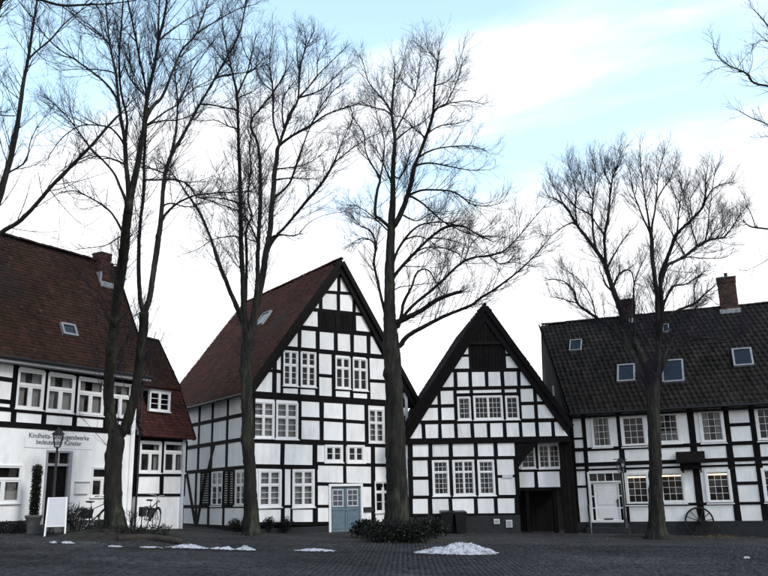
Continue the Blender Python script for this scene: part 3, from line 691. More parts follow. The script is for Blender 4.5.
# ================================================================== house B : tall gable, blue door
p = at(250, 525, 36.8); angB = math.radians(35)
HB = empty('tall_gabled_house', (p.x, p.y, 0), angB, 'tall half-timbered gable house with red-brown roof and blue double door', 'house')
B = Facade(HB, (0, 0, 0), (1, 0, 0)); S = Facade(HB, (0, 0, 0), (0, -1, 0)); baseB = -.7
keep = (4.5, 8)
B.clips = [half_plane(B, B.px(335.6, 279), B.px(251.7, 391.8), keep), half_plane(B, B.px(344.7, 280.4), B.px(382.5, 356), keep),
           half_plane(B, B.px(408, 430), B.px(409.5, 500), keep), half_plane(B, (0.0, 0), (0.0, 5), keep)]
W5 = [(2, 2, 1, 2), (3, 2, 1, 3)]; W3 = [(1, 2, 1, 1), (2, 2, 1, 2)]
cB = dict(sash=.04, bar=.024)
B.add_win(283, 350.8, 298, 386, W5, 1.3, **cB); B.add_win(300.6, 351.9, 316, 387.2, W5, 1.3, **cB)
B.add_win(335.2, 357.3, 350.4, 388.8, W3, 1.3, **cB); B.add_win(352.6, 358.6, 367.4, 390.8, W3, 1.3, **cB)
B.add_win(252.5, 401.2, 274.4, 438.4, W5, 1.7, curtain=.9, **cB); B.add_win(275.8, 402.4, 298, 439.4, W5, 1.7, curtain=.9, **cB)
B.add_win(368.2, 409.2, 384, 443, W5, 1.4, curtain=.9, **cB)
B.add_win(324.5, 444.8, 342.8, 462.6, [(1, 2, 1, 2)], 2.4, sash=.04); B.add_win(346.8, 445, 364.5, 463, [(1, 2, 1, 2)], 2.4, sash=.04)
B.add_win(258, 469.6, 281.4, 507.4, W5, 2.4, curtain=.9, **cB); B.add_win(292, 469.2, 314.4, 507.4, W5, 2.4, curtain=.9, **cB)
B.add_win(374.6, 481, 391.5, 512.5, [(1, 2, 1, 1), (2, 2, 1, 2)], 1.5, **cB)
fu0, fz1 = B.px(328.4, 484); fu1, _ = B.px(362.4, 484); B.wins.append((fu0, fu1, baseB, fz1))
La, Lb, Lc = ((325, 291.5), (354, 294)), ((311.5, 308.6), (363, 315)), ((299.8, 326.6), (374.7, 336))
Ld, Lf, Lh = ((284, 347), (382.5, 358)), ((253, 394.2), (382.5, 403.6)), ((255.6, 440), (384, 445))
Lbot = ((258, 524.2), (400, 523.5)); Ltop = ((320, 262), (365, 268))
B.row(Ltop, La, [318, 338.6, 362], [None, 3, None])
B.row(La, Lb, [305, 320.6, 338.4, 354, 370], [None, 3, 3, 2.6, None])
B.row(Lb, Lc, [290, 319, 337.6, 354.6, 385], [None, 2.6, 3, 2.6, None], boards=(1, 2))
B.row(Lc, Ld, [275, 299.5, 317.6, 335.7, 352, 368.6, 400], [None, 3.2, 3.2, 3.4, 3, 3, None])
Ls = ((275, 385.8), (368, 392))
B.row(Ld, Lf, [245, 274.3, 281.8, 299.2, 317.2, 333.5, 351.4, 368.2, 387, 404, 416], [None, 3.8, 2.2, 2, 3.2, 3.4, 2.8, 3, 3, 3, None],
      splits={0: [((258, 369.2), (275, 371), 3)], 1: [((275, 371), (282, 371.7), 3)], 4: [((318, 375.2), (333, 376.4), 3)], 7: [((369, 380.6), (386, 381.6), 3)], 8: [((386, 388), (400, 390), 3)],
              2: [((282, 386.8), (299, 387.4), 2.4)], 3: [((299, 387.6), (317, 388.4), 2.4)], 5: [((333, 389.6), (351, 390.4), 1.8)], 6: [((352, 391.6), (368, 392.6), 2.4)]})
B.beam((297.2, 388.5), (297.2, 388.6), 1, name='beam') if False else None
B.row(Lf, Lh, [250, 275.1, 299.4, 321.6, 344.4, 366.4, 386.5, 400.2, 411], [5, 1.6, 3.2, 3.6, 3, 3.2, 3, 3, 4],
      splits={2: [((299, 418.2), (322, 419.2), 3)], 3: [((322, 419.4), (344, 420.8), 3)], 4: [((344, 421), (366, 422.4), 3)], 6: [((386, 424), (400, 425), 3)], 7: [((400, 427), (411, 427.5), 3)]})
Li = ((257, 466.8), (315, 467.4)); Li2 = ((316, 463.6), (402, 465.5)); Lj = ((316, 483.8), (402, 485.6)); Lk = ((316, 506), (402, 508))
B.row(((255.6, 440), (384, 445)), Li, [248, 282.4, 314.8], [5, 3.6, None])
B.row(Li, Lbot, [248, 282.8, 291.4, 315], [5, 3.2, 1.8, None], splits={0: [((258, 508.6), (282, 508.6), 1.6)], 1: [((283, 506.4), (291.5, 506.4), 2.6)], 2: [((291, 508.6), (315, 508.6), 1.6)]})
B.row(Lh, Li2, [314.8, 344.4, 372.8, 389, 410], [4.2, 2.8, 3.4, 3, 4])
B.row(Li2, Lj, [315, 344.6, 373, 389, 410], [4.2, 3, 3.4, 3, 4])
B.row(Lj, Lbot, [315.2, 328.6, 362.2, 373.2, 392, 410], [4.2, None, None, 3.2, 3, 4], splits={0: [((315, 506.2), (329, 506.2), 2.6)], 2: [((362, 509.4), (373, 509.4), 2.4)]})
for (a_, b_), th in ((La, 2.8), (Lb, 3.2), (Lc, 4), (Ld, 4), (Lf, 6), (Lh, 4.6), (Li, 4), (Li2, 3), (Lj, 3)):
    B.beam((a_[0]-14 if a_ not in (Li[0], Li2[0], Lj[0]) else a_[0]-3, a_[1]-(0 if a_ in (Li2[0], Lj[0]) else .4)), (b_[0]+(24 if b_[0] > 373 else 3), b_[1]+(.9 if b_[0] > 373 else 0)), th)
B.beam((250, 524.2), (328.6, 523.4), 3.2); B.beam((362.4, 523.6), (409, 523.8), 3.2)
B.brace((396, 440), (409, 408), 2.2); B.brace((398, 470), (408, 444), 2)
B.build_wins()
pz = B.px(345, 525)[1]
B.piece('plinth', [(-.02, baseB), (fu0, baseB), (fu0, pz), (-.02, pz)], 'plinth', d0=-.35, d1=.03, clip=False); B.piece('plinth', [(fu1, baseB), (8.75, baseB), (8.75, pz), (fu1, pz)], 'plinth', d0=-.35, d1=.03, clip=False)
# blue door
zb0 = B.px(345, 532.5)[1]; mb = MB(); cw = .125
B.prism(mb, [(fu0, zb0), (fu0+cw, zb0), (fu0+cw, fz1), (fu0, fz1)], -.14, .055); B.prism(mb, [(fu1-cw, zb0), (fu1, zb0), (fu1, fz1), (fu1-cw, fz1)], -.14, .056)
B.prism(mb, [(fu0+cw, fz1-.12), (fu1-cw, fz1-.12), (fu1-cw, fz1), (fu0+cw, fz1)], -.14, .052); door = mb.build('door', 'white', HB); door['label'] = 'blue double door in a white frame'
um = (fu0+fu1)/2
for a_, b_ in ((fu0+cw+.008, um-.006), (um+.006, fu1-cw-.008)):
    mb = MB(); zt = fz1-.13; B.prism(mb, [(a_, zb0+.02), (b_, zb0+.02), (b_, zt), (a_, zt)], -.12, -.07)
    B.prism(mb, [(a_+.12, zb0+.16), (b_-.12, zb0+.16), (b_-.12, zb0+.85), (a_+.12, zb0+.85)], -.08, -.05, .015)
    B.prism(mb, [(a_+.07, zb0+1.0), (b_-.07, zb0+1.0), (b_-.07, zb0+1.06), (a_+.07, zb0+1.06)], -.08, -.045, .01)
    leaf = mb.build('door_leaf', 'blue', door)
    w0, w1, h0, h1 = a_+.10, b_-.10, zt-.92, zt-.12; mb = MB(); ring(B, mb, w0, w1, h0, h1, .05, -.08, -.04)
    for k in (1, 2): B.prism(mb, [(w0+.05, h0+(h1-h0)*k/3-.016), (w1-.05, h0+(h1-h0)*k/3-.016), (w1-.05, h0+(h1-h0)*k/3+.016), (w0+.05, h0+(h1-h0)*k/3+.016)], -.08, -.045, .004)
    B.prism(mb, [((w0+w1)/2-.013, h0+.05), ((w0+w1)/2+.013, h0+.05), ((w0+w1)/2+.013, h1-.05), ((w0+w1)/2-.013, h1-.05)], -.08, -.047, .004)
    mb.build('light_frame', 'panel_grey', leaf); B.piece('door_glass', [(w0+.04, h0+.04), (w1-.04, h0+.04), (w1-.04, h1-.04), (w0+.04, h1-.04)], 'glass', d0=-.07, d1=-.066, ch=.001, parent=leaf)
mb = MB(); mb.lathe([(.03, -.05), (.018, 0), (.03, .03), (.03, .05)], 10, (um+.08, .03, zb0+1.02), 'y'); mb.build('door_handle', 'lead', door)
B.piece('doorstep', [(fu0-.1, baseB), (fu1+.1, baseB), (fu1+.1, zb0), (fu0-.1, zb0)], 'stone', d0=-.2, d1=.35, clip=False)
a_, z1 = B.px(363.5, 507.2); b_, z0 = B.px(372.5, 511.8); B.piece('name_plate', [(a_, z0), (b_, z0), (b_, z1), (a_, z1)], 'iron', d0=0, d1=.075, ch=.008)
# ---- left side wall
S.add_win(211.7, 471.5, 222.8, 506, [(2, 2, 1, 2), (3, 2, 1, 3)], 1.2, sash=.04, bar=.028, curtain=.9); S.add_win(235.6, 471, 246, 505.5, [(2, 2, 1, 2), (3, 2, 1, 3)], 1.2, sash=.04, bar=.028, curtain=.9)
zs1, zs2, zs3, zs4, zs5 = 5.44, 4.31, 3.06, 1.35, .42; ze = 6.45
LS = 11.0
def xs_(u, z):
    w = S.mw @ S.pt(u, 0, z); d = w-CAM; return PW/2 + FPX*d.dot(RIGHT)/d.dot(FWD), PH/2 - FPX*d.dot(UP)/d.dot(FWD)
def L2(z): return (xs_(-LS, z), xs_(0, z))
us = [-LS, -9.6, -8.0, S.px(199.3, 432)[0], S.px(212.3, 432)[0], S.px(227.3, 432)[0], -.05]
def srow(zt, zb, us, w, **k):
    zm = (zt+zb)/2; xs = [xs_(u, zm)[0] for u in us]; S.row(L2(zt), L2(zb), xs, [None if not q else q/ S.mper(x, xs_(u, zm)[1]) for q, x, u in zip(w, xs, us)], mat='plaster', **k)
srow(ze, zs1, us, [.2]*7); srow(zs1, zs2, us, [.2]*7); us3 = us[:]; srow(zs2, zs3, us3, [.2]*7)
us4 = [-LS, -9.6, -8.0, S.px(196, 490)[0], S.px(210, 490)[0], S.px(223.6, 490)[0], -.05]
srow(zs3, zs4, us4, [.2, .2, .2, .2, .2, .2, .2]); srow(zs4, zs5, [-LS, -9.6, -8, S.px(196, 515)[0], S.px(208.4, 515)[0], S.px(223.6, 515)[0], -.05], [.2]*7)
for z, h in ((ze, .2), (zs1, .18), (zs2, .2), (zs3, .18), (zs4, .16), (zs5, .2)):
    S.piece('beam', [(-LS, z-h/2), (0, z-h/2+random.uniform(-.03, .03)), (0, z+h/2), (-LS, z+h/2)], 'timber', d1=.044)
S.brace(xs_(-7.6, zs3), xs_(-6.2, .5), 2.2); S.brace(xs_(-5.0, zs3), xs_(-6.0, .5), 2.2); S.brace(xs_(-4.1, zs2), xs_(-4.8, zs3), 1.8)
S.build_wins()
for x0, x1 in ((201.3, 210.8), (223.8, 229.4), (229.6, 235)):
    a_, b_ = S.px(x0, 489)[0], S.px(x1, 489)[0]; z1, z0 = S.px(x0, 470.5)[1], S.px(x0, 506)[1]
    mb = MB(); ring(S, mb, a_, b_, z0, z1, .07, .03, .075); n = 14
    for k in range(n):
        z = z0+.07+(z1-z0-.14)*k/n; S.prism(mb, [(a_+.07, z+.01), (b_-.07, z+.01), (b_-.07, z+.07), (a_+.07, z+.07)], .035, .06, .008)
    mb.build('shutter', 'green', HB)
S.piece('plinth', [(-LS, baseB), (0, baseB), (0, zs5-.05), (-LS, zs5-.05)], 'plinth', d0=-.3, d1=.03)
# ---- roof
ov = .22; ur, zr = B.px(341.4, 259.5, ov); LR = 11.4
ul, zl = -.55, zr - (ur+.55)*1.345; urr, zrr = 9.45, zr - (9.45-ur)*1.50
Ea, Eb, Ra, Rb = (ul, LR, zl), (ul, -ov, zl), (ur, LR, zr), (ur, -ov, zr)
deck(HB, Ea, Eb, Ra, Rb, .1); tiles(HB, Ea, Eb, Ra, Rb, 'tile_red', w=.18, g=.16, flat=True)
Ec, Ed = (urr, -ov, zrr), (urr, LR, zrr); deck(HB, Ec, Ed, Rb, Ra, .1, name='right_roof'); tiles(HB, Ec, Ed, Rb, Ra, 'tile_red', w=.18, g=.16, flat=True)
ridge_tiles(HB, (ur, LR, zr+.05), (ur, -ov, zr+.05), 'tile_red')
g_ = MB(); g_.bar((ul, -ov-.03, zl-.10), (ur-.05, -ov-.03, zr-.12), .05, .24, (-.8, 0, .6)); g_.build('bargeboard', 'barge', HB)
g_ = MB(); g_.bar((urr, -ov-.032, zrr-.10), (ur+.05, -ov-.032, zr-.12), .05, .24, (.8, 0, .6)); g_.build('bargeboard', 'barge', HB)
# boarded verge soffits close the gap between wall and roof
for (ua, za), (ub, zb), nm in (((ul, zl), (ur, zr), 'verge_soffit'), ((urr, zrr), (ur, zr), 'verge_soffit')):
    d = Vector((ub-ua, 0, zb-za)).normalized(); n = Vector((-d.z, 0, d.x)) if ub > ua else Vector((d.z, 0, -d.x))
    g_ = MB(); P = [Vector((ua, 0, za))-n*.16, Vector((ub, 0, zb))-n*.16, Vector((ub, 0, zb))-n*.40, Vector((ua, 0, za))-n*.40]
    v = [Vector((q.x, -.16, q.z)) for q in P]+[Vector((q.x, .1, q.z)) for q in P]; g_.add(v, [(0,1,2,3), (7,6,5,4), (0,4,5,1), (1,5,6,2), (2,6,7,3), (3,7,4,0)]); g_.build(nm, 'barge', HB)
body(HB, [(.5, baseB), (8.5, baseB), (8.5, 6.2), (ur, zr-.9), (.5, 6.5)], .5, LR-.4)
obj('side_wall', [(8.72, -.05, baseB), (8.72, LR-.3, baseB), (8.72, LR-.3, 7.0), (8.72, -.05, 7.0), (8.55, -.05, baseB), (8.55, LR-.3, baseB), (8.55, LR-.3, 7.0), (8.55, -.05, 7.0)],
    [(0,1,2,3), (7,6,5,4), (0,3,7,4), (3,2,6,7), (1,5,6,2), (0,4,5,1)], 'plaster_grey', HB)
MB().tube([(ul-.06, LR, zl-.02), (ul-.06, -ov, zl-.02)], .06, 8).build('gutter', 'iron', HB)
roof_window(HB, Ea, Eb, Ra, 261.5, 315.5, 267, 324.5, big=False)

# ================================================================== house C : low frontal gable
p = at(410, 520, 40); angC = math.atan2(.07, .9976)
HC = empty('low_gabled_house', (p.x, p.y, 0), angC, 'smaller black and white gabled house with steep dark gable boards and recessed porch', 'house')
C = Facade(HC, (0, 0, 0), (1, 0, 0)); baseC = -.8; keep = (4, 6)
lowz = C.px(480, 440)[1]
gclip = [half_plane(C, C.px(468, 344.5), C.px(411.7, 436), keep), half_plane(C, C.px(504, 344.5), C.px(566, 433), keep)]
C.clips = gclip
c23, c24 = [(2, 1, 3, 2), (4.2, 1, 3, 4)], [(2, 2, 2, 2), (4.2, 2, 2, 4)]
cC = dict(sash=.028, bar=.018)
C.add_win(457.4, 397, 470.8, 420.2, [(1, 1, 2, 4)], 1.5, curtain=.3, **cC); C.add_win(473.4, 395.6, 502.8, 420, [(1, 2, 3, 4)], 1.8, **cC); C.add_win(505.4, 396, 518.8, 419.6, [(1, 1, 2, 4)], 1.5, **cC)
C.add_win(432.3, 460.2, 449.2, 496, c23, 2.0, curtain=.2, **cC); C.add_win(452.8, 459.8, 474.8, 495.8, c24, 2.0, **cC); C.add_win(477.8, 459.8, 494.8, 495.6, c23, 2.0, curtain=.26, **cC)
k1, k2, k4, k5 = ((450, 370.6), (523, 369.4)), ((442, 389), (537, 387)), ((424, 422.4), (553, 420)), ((408, 441.6), (568, 438.4))
k0 = ((455, 343), (515, 342))
C.row(k0, k1, [452, 469.6, 504.4, 523], [None, 2, 2, None], splits={0: [((455, 355.6), (470, 355.4), 2.2)], 2: [((504, 355), (518, 355), 2.2)]}, boards=(1,), bmat='boards')
C.row(k1, k2, [436, 455.4, 470.4, 486.6, 502.5, 518.8, 540], [None, 3, 3, 3, 3, 3, None])
C.row(k2, k4, [418, 439.5, 455.6, 472, 503.8, 519.4, 535.8, 560], [None, 3, 3, 2.6, 2.6, 3, 3, None],
      splits={0: [((431, 406.2), (440, 406), 3)], 1: [((440, 406), (456, 405.6), 3)], 2: [((456, 395), (472, 394.6), 2.8)], 3: [((472, 394.4), (504, 393.8), 2.4)], 4: [((504, 394), (519, 393.8), 2.8)], 5: [((519, 403.6), (536, 403.2), 3)], 6: [((536, 403), (548, 403), 3)]})
C.row(k4, k5, [404, 423.6, 440, 456, 472.4, 488.6, 504.8, 520.8, 537, 553.2, 580], [None, 3]+[3]*8+[None])
for (a_, b_), th, nm in ((k1, 3.4, 0), (k2, 3, 0), (k4, 3.6, 0)): C.beam((a_[0]-4, a_[1]), (b_[0]+4, b_[1]), th)
C.clips = []
C.beam((404.5, 441.8), (574, 438.2), 5.6, d1=.10) if False else C.piece('beam', [(-.12, lowz-.16), (8.02, lowz-.17), (8.02, lowz+.12), (-.12, lowz+.13)], 'timber', d1=.09)
k6, k7, k8 = ((409, 458.6), (517, 457.6)), ((409, 497.4), (517, 496.6)), ((409, 515.4), (517, 515))
xsC = [410.4, 430.2, 450.8, 476, 495.8, 517]; wC = [4.4, 3.4, 3.2, 3.2, 3.2, 4]
C.row(((409, 443.5), (518, 442)), k6, xsC, wC)
C.row(k6, k7, xsC, wC, splits={0: [((410, 478.2), (430, 478), 3)], 4: [((496, 476.4), (517, 476), 2.4)]})
C.row(k7, k8, xsC, wC)
for (a_, b_), th in ((k6, 3), (k7, 3), (k8, 3.4)): C.beam(a_, (b_[0]+1, b_[1]), th)
C.build_wins()
a_, z1 = C.px(502, 474.6); b_, z0 = C.px(512.6, 478); C.piece('name_plate', [(a_, z0), (b_, z0), (b_, z1), (a_, z1)], 'panel_grey', d0=.03, d1=.05, ch=.004)
u0c, u1c = C.px(408, 500)[0], C.px(519, 500)[0]; zp = C.px(460, 516.5)[1]
C.piece('plinth', [(u0c, baseC), (u1c, baseC), (u1c, zp), (u0c, zp)], 'plinth', d0=-.4, d1=.04)
for x0, y0, x1, y1 in ((493.2, 519, 499.5, 524), (505.4, 520, 512.2, 527.4)):
    a_, z1 = C.px(x0, y0); b_, z0 = C.px(x1, y1); mb_ = C.piece('meter_box', [(a_, z0), (b_, z0), (b_, z1), (a_, z1)], 'panel_grey', d0=0, d1=.10, ch=.01)
    C.piece('meter_door', [(a_+.04, z0+.04), (b_-.04, z0+.04), (b_-.04, z1-.04), (a_+.04, z1-.04)], 'grey_paint', d0=.05, d1=.108, ch=.004, parent=mb_)
# recessed porch bay
Pc = Facade(HC, (0, .9, 0), (1, 0, 0)); cP = dict(sash=.03, bar=.02)
Pc.add_win(520.5, 445, 535.2, 468.6, [(1, 1, 2, 4)], 1.2, **cP); Pc.add_win(538, 444, 560, 468.6, [(1, 2, 2, 4)], 1.4, **cP)
m0, m1, m2 = ((516, 440.5), (566, 439.5)), ((516, 470.6), (566, 469.6)), ((516, 489.4), (566, 488.6))
Pc.row(m0, m1, [514, 536.2, 563], [None, 3, 3.5], mat='plaster'); Pc.row(m1, m2, [514, 536.2, 562], [None, 3, 3.5], mat='plaster')
for (a_, b_), th in ((m1, 3), (m2, 3.2)): Pc.beam(a_, b_, th)
Pc.build_wins()
ul_, ur_ = C.px(518, 500)[0], C.px(563, 500)[0]
obj('porch_side_wall', *(lambda m: (m.v, m.f))(MB().box(ul_-.12, ul_, .04, 1.0, baseC, lowz-.15)), 'plaster_grey', HC)
for x in (528, 555.5):
    u = Pc.px(x, 505)[0]; MB().box(u-.09, u+.09, .95, 1.12, baseC, Pc.px(540, 490)[1]).build('porch_post', 'boards', HC)
MB().box(ul_, ur_+.3, 2.4, 2.5, baseC, 2.0).build('porch_back_wall', 'boards', HC)  # porch posts and boards near black: the recess's shade put into their colour
for k in range(5): MB().box(ul_+.5+k*.22, ul_+.7+k*.22, 2.34, 2.39, baseC+.5, 1.6).build('porch_door_board', 'boards', HC)
MB().box(ul_-.05, ur_+.3, 1.02, 2.4, 1.75, 1.86).build('porch_ceiling', 'boards', HC)
# carved knee brace of the porch
ka, kb, kc = C.px(517, 443), C.px(538, 442.5), C.px(517, 468)
C.piece('knee_brace', [ka, kb, (kb[0]-.25, kb[1]-.28), (kc[0]+.42, kc[1]+.45), (kc[0]+.06, kc[1])][::-1], 'timber', d0=-.18, d1=.02, clip=False)
# dark boarded wall of the passage on the right, under the eaves
ue = C.px(562, 480)[0]
n = 5
for k in range(n):
    a_ = ue+.04+k*.13; MB().box(a_, a_+.12, .25+.02*(k % 2), .32, baseC, lowz-.18).build('passage_board', 'boards', HC)
# gable boarding at the top
ap = C.px(484.8, 306.5); zg = C.px(485, 343)[1]
gl = half_plane(C, (ap[0], ap[1]-.05), C.px(418.8, 406.5), keep); gr = half_plane(C, (ap[0], ap[1]-.05), C.px(538, 382), keep); C.clips = [gl, gr]
uu = ap[0]-2.2
while uu < ap[0]+2.2:
    C.piece('gable_board', [(uu+.006, zg), (uu+.165, zg), (uu+.165, ap[1]), (uu+.006, ap[1])], 'boards', d0=-.1, d1=.06+random.random()*.015, ch=.006); uu += .172
C.piece('gable_rail', [(ap[0]-2.2, zg-.09), (ap[0]+2.2, zg-.09), (ap[0]+2.2, zg+.06), (ap[0]-2.2, zg+.06)], 'barge', d1=.10)
# roof
ov = .18; apx = C.px(484.8, 304.7, ov); sl, sr = 1.44, 1.52; le, re_ = -.45, 8.12
Ea, Eb, Ra, Rb = (le, 9, apx[1]-(apx[0]-le)*sl), (le, -ov, apx[1]-(apx[0]-le)*sl), (apx[0], 9, apx[1]), (apx[0], -ov, apx[1])
Ec, Ed = (re_, -ov, apx[1]-(re_-apx[0])*sr), (re_, 9, apx[1]-(re_-apx[0])*sr)
deck(HC, Ea, Eb, Ra, Rb, .1); tiles(HC, Ea, Eb, Ra, Rb, 'tile_dark'); deck(HC, Ec, Ed, Rb, Ra, .1, name='right_roof'); tiles(HC, Ec, Ed, Rb, Ra, 'tile_dark')
ridge_tiles(HC, (apx[0], 9, apx[1]+.03), (apx[0], -ov, apx[1]+.03), 'tile_dark', .1)
for (ua, za), sg in (((le, Eb[2]), -1), ((re_, Ec[2]), 1)):
    g_ = MB(); g_.bar((ua, -ov-.03, za-.10), (apx[0]+sg*.04, -ov-.03-.002*sg, apx[1]-.12), .05, .25, (sg*.8, 0, .55)); g_.build('bargeboard', 'boards', HC)
    d = Vector((apx[0]-ua, 0, apx[1]-za)).normalized(); n = Vector((-d.z, 0, d.x)) if apx[0] > ua else Vector((d.z, 0, -d.x))
    P = [Vector((ua, 0, za))-n*.14, Vector((apx[0], 0, apx[1]))-n*.14, Vector((apx[0], 0, apx[1]))-n*.46, Vector((ua, 0, za))-n*.46]
    g_ = MB(); v = [Vector((q.x, -.14+.002*sg, q.z)) for q in P]+[Vector((q.x, .08, q.z)) for q in P]; g_.add(v, [(0,1,2,3), (7,6,5,4), (0,4,5,1), (1,5,6,2), (2,6,7,3), (3,7,4,0)]); g_.build('verge_soffit', 'boards', HC)
body(HC, [(.2, baseC), (ul_-.1, baseC), (ul_-.1, lowz-.1), (8.0, lowz+.05), (apx[0], apx[1]-.9), (.2, lowz+.1)], .5, 8.6) if False else None
body(HC, [(.15, baseC), (ul_-.14, baseC), (ul_-.14, lowz), (.15, lowz)], .5, 8.6)
body(HC, [(.3, lowz+.01), (7.7, lowz+.01), (apx[0], apx[1]-1.0)], .5, 8.6, 'attic')
body(HC, [(ul_, 1.9), (8.0, 1.9), (8.0, lowz), (ul_, lowz)], 1.4, 8.6, 'porch_room')
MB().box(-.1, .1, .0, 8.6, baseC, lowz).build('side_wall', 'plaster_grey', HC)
MB().box(ul_, 8.2, .05, 1.35, lowz-.12, lowz-.04).build('jetty_floor', 'boards', HC)

# ================================================================== house D : long house on the right
p = at(577, 520, 42.5); angD = math.atan2(-.375, .927)
HD = empty('long_half_timbered_house', (p.x, p.y, 0), angD, 'long black and white timbered house with dark pantile roof and white front door', 'house')
D = Facade(HD, (0, 0, 0), (1, 0, 0)); baseD = -1.2; UR = 17.0
def xd(u, y):
    lo, hi = 300, 3000
    for _ in range(60):
        m = (lo+hi)/2
        if D.px(m, y)[0] < u: lo = m
        else: hi = m
    return lo
G12 = [(1, 1, 3, 4)]; cD = dict(sash=.035, bar=.02)
ups = [(591.5, 416.2, 611.2, 447.6), (620.8, 415, 646.6, 447), (656, 412, 680.2, 443.8), (699.4, 409.2, 724.6, 443.2), (755.6, 406, 782, 441)]
for i, q in enumerate(ups): D.add_win(*q, G12, 2.6 if i else 1.6, **cD, **[dict(curtain=.22), {}, dict(curtain=.9, half=.4), dict(curtain=.3), {}][i])
lows = [(625.4, 472.4, 650, 505.2), (659.6, 471, 685.4, 503.6), (705.6, 469.6, 731.8, 503.4), (762.6, 467.6, 789, 502.6)]
for i, q in enumerate(lows): D.add_win(*q, G12, 2.6, lamp=i < 3, **cD)
for u in (11.2, 13.6):
    for zz0, zz1 in ((3.82, 5.4), (.98, 2.5)):
        D.wins.append((u, u+1.2, zz0, zz1)); D.windows.append((u, u+1.2, zz0, zz1, G12, .12, dict(cD)))
gu0, gz1_ = D.px(587, 472); gu1, _ = D.px(622.6, 472); D.wins.append((gu0, gu1, baseD, gz1_))
zr_ = [5.60, 3.735, 2.98, 2.72, .96, .17]
def xy(u, z):
    w = D.mw @ D.pt(u, 0, z)-CAM; return PW/2 + FPX*w.dot(RIGHT)/w.dot(FWD), PH/2 - FPX*w.dot(UP)/w.dot(FWD)
def LD(z): return (xy(0, z), xy(UR, z))
upost = [0.05, D.px(584, 440)[0], D.px(620, 437)[0], D.px(651, 437)[0], D.px(691.4, 430)[0], D.px(727.3, 432)[0], D.px(754.4, 432)[0], D.px(754.4, 432)[0]+1.75, 12.9, 15.2, UR]
def drow(zt, zb, us, w, **k):
    zm = (zt+zb)/2; xs = [xy(u, zm)[0] for u in us]; D.row(LD(zt), LD(zb), xs, [None if not q else q/D.mper(x, xy(u, zm)[1]) for q, x, u in zip(w, xs, us)], **k)
def sp(z, th): return (*LD(z), th)
pw_ = [.16, .17, .22, .22, .26, .26, .26, .26, .26, .26, .26]
drow(zr_[0], zr_[1], upost, pw_, splits={0: [sp(4.3, 2)], 5: [sp(4.62, 3)]}); drow(zr_[1], zr_[2], upost, pw_); drow(zr_[2], zr_[3], upost, pw_)
drow(zr_[3], zr_[4], upost, pw_, splits={0: [sp(1.9, 2)], 5: [sp(1.88, 3)]}); drow(zr_[4], zr_[5], upost, pw_)
for z, h, u0_ in ((zr_[0], .24, 0), (zr_[1], .18, 0), (zr_[2], .19, 0), (zr_[3], .10, 0), (zr_[4], .13, gu1)):
    j = random.uniform(-.02, .02); D.piece('beam', [(u0_, z-h/2), (UR, z-h/2+j), (UR, z+h/2+j), (u0_, z+h/2)], 'timber', d1=.046)
u_ = D.px(683.4, 487)[0]; D.piece('post', [(u_-.04, zr_[4]), (u_+.04, zr_[4]), (u_+.04, zr_[3]), (u_-.04, zr_[3])], 'timber', d1=.03)
D.build_wins()
D.piece('plinth', [(0, baseD), (gu0-.05, baseD), (gu0-.05, zr_[5]), (0, zr_[5])], 'plinth', d0=-.4, d1=.05); D.piece('plinth', [(gu1+.05, baseD), (UR, baseD), (UR, zr_[5]), (gu1+.05, zr_[5])], 'plinth', d0=-.4, d1=.052)
# white front door with side lights and transom
zd0 = D.px(605, 522.5)[1]; mb = MB(); ring(D, mb, gu0, gu1, zd0, gz1_, .10, -.14, .05); zt0 = D.px(605, 481.8)[1]
D.prism(mb, [(gu0+.1, zt0-.05), (gu1-.1, zt0-.05), (gu1-.1, zt0+.04), (gu0+.1, zt0+.04)], -.12, .03); door = mb.build('door', 'white', HD); door['label'] = 'white front door with slim side lights and a transom'
nn = 4
for k in range(nn):
    a_, b_ = gu0+.1+(gu1-gu0-.2)*k/nn, gu0+.1+(gu1-gu0-.2)*(k+1)/nn; pane(D, a_+.02, b_-.02, zt0+.05, gz1_-.11, -.05, door)
    if k: D.piece('transom_bar', [(a_-.02, zt0+.04), (a_+.02, zt0+.04), (a_+.02, gz1_-.1), (a_-.02, gz1_-.1)], 'white', d0=-.1, d1=.01, ch=.004, parent=door)
sl_ = .20; l0, l1 = gu0+.1+sl_, gu1-.1-sl_
for a_, b_ in ((gu0+.1, l0), (l1, gu1-.1)):
    zz = [zd0+.12+(zt0-.12-zd0-.12)*k/3 for k in range(4)]
    for k in range(3): pane(D, a_+.03, b_-.05, zz[k]+.03, zz[k+1]-.03, -.05, door)
    mb = MB(); ring(D, mb, a_, b_, zd0+.08, zt0-.06, .035, -.1, .02, .004)
    for k in (1, 2): D.prism(mb, [(a_+.035, zz[k]-.03), (b_-.035, zz[k]-.03), (b_-.035, zz[k]+.03), (a_+.035, zz[k]+.03)], -.1, .015, .004)
    mb.build('side_light', 'white', door)
mb = MB(); D.prism(mb, [(l0, zd0+.1), (l1, zd0+.1), (l1, zt0-.06), (l0, zt0-.06)], -.09, -.03)
for (a_, b_) in ((.10, .62), (.75, 1.62)): D.prism(mb, [(l0+.1, zd0+.1+a_), (l1-.1, zd0+.1+a_), (l1-.1, zd0+.1+b_), (l0+.1, zd0+.1+b_)], -.04, -.018, .012)
leaf = mb.build('door_leaf', 'white', door)
um = (l0+l1)/2
D.piece('letter_slot', [(um-.22, zd0+.13), (um+.22, zd0+.13), (um+.22, zd0+.19), (um-.22, zd0+.19)], 'iron', d0=-.03, d1=-.006, ch=.004, parent=leaf)
D.piece('handle_plate', [(l1-.10, zd0+.75), (l1-.03, zd0+.75), (l1-.03, zd0+1.12), (l1-.10, zd0+1.12)], 'iron', d0=-.03, d1=-.0, ch=.006, parent=leaf)
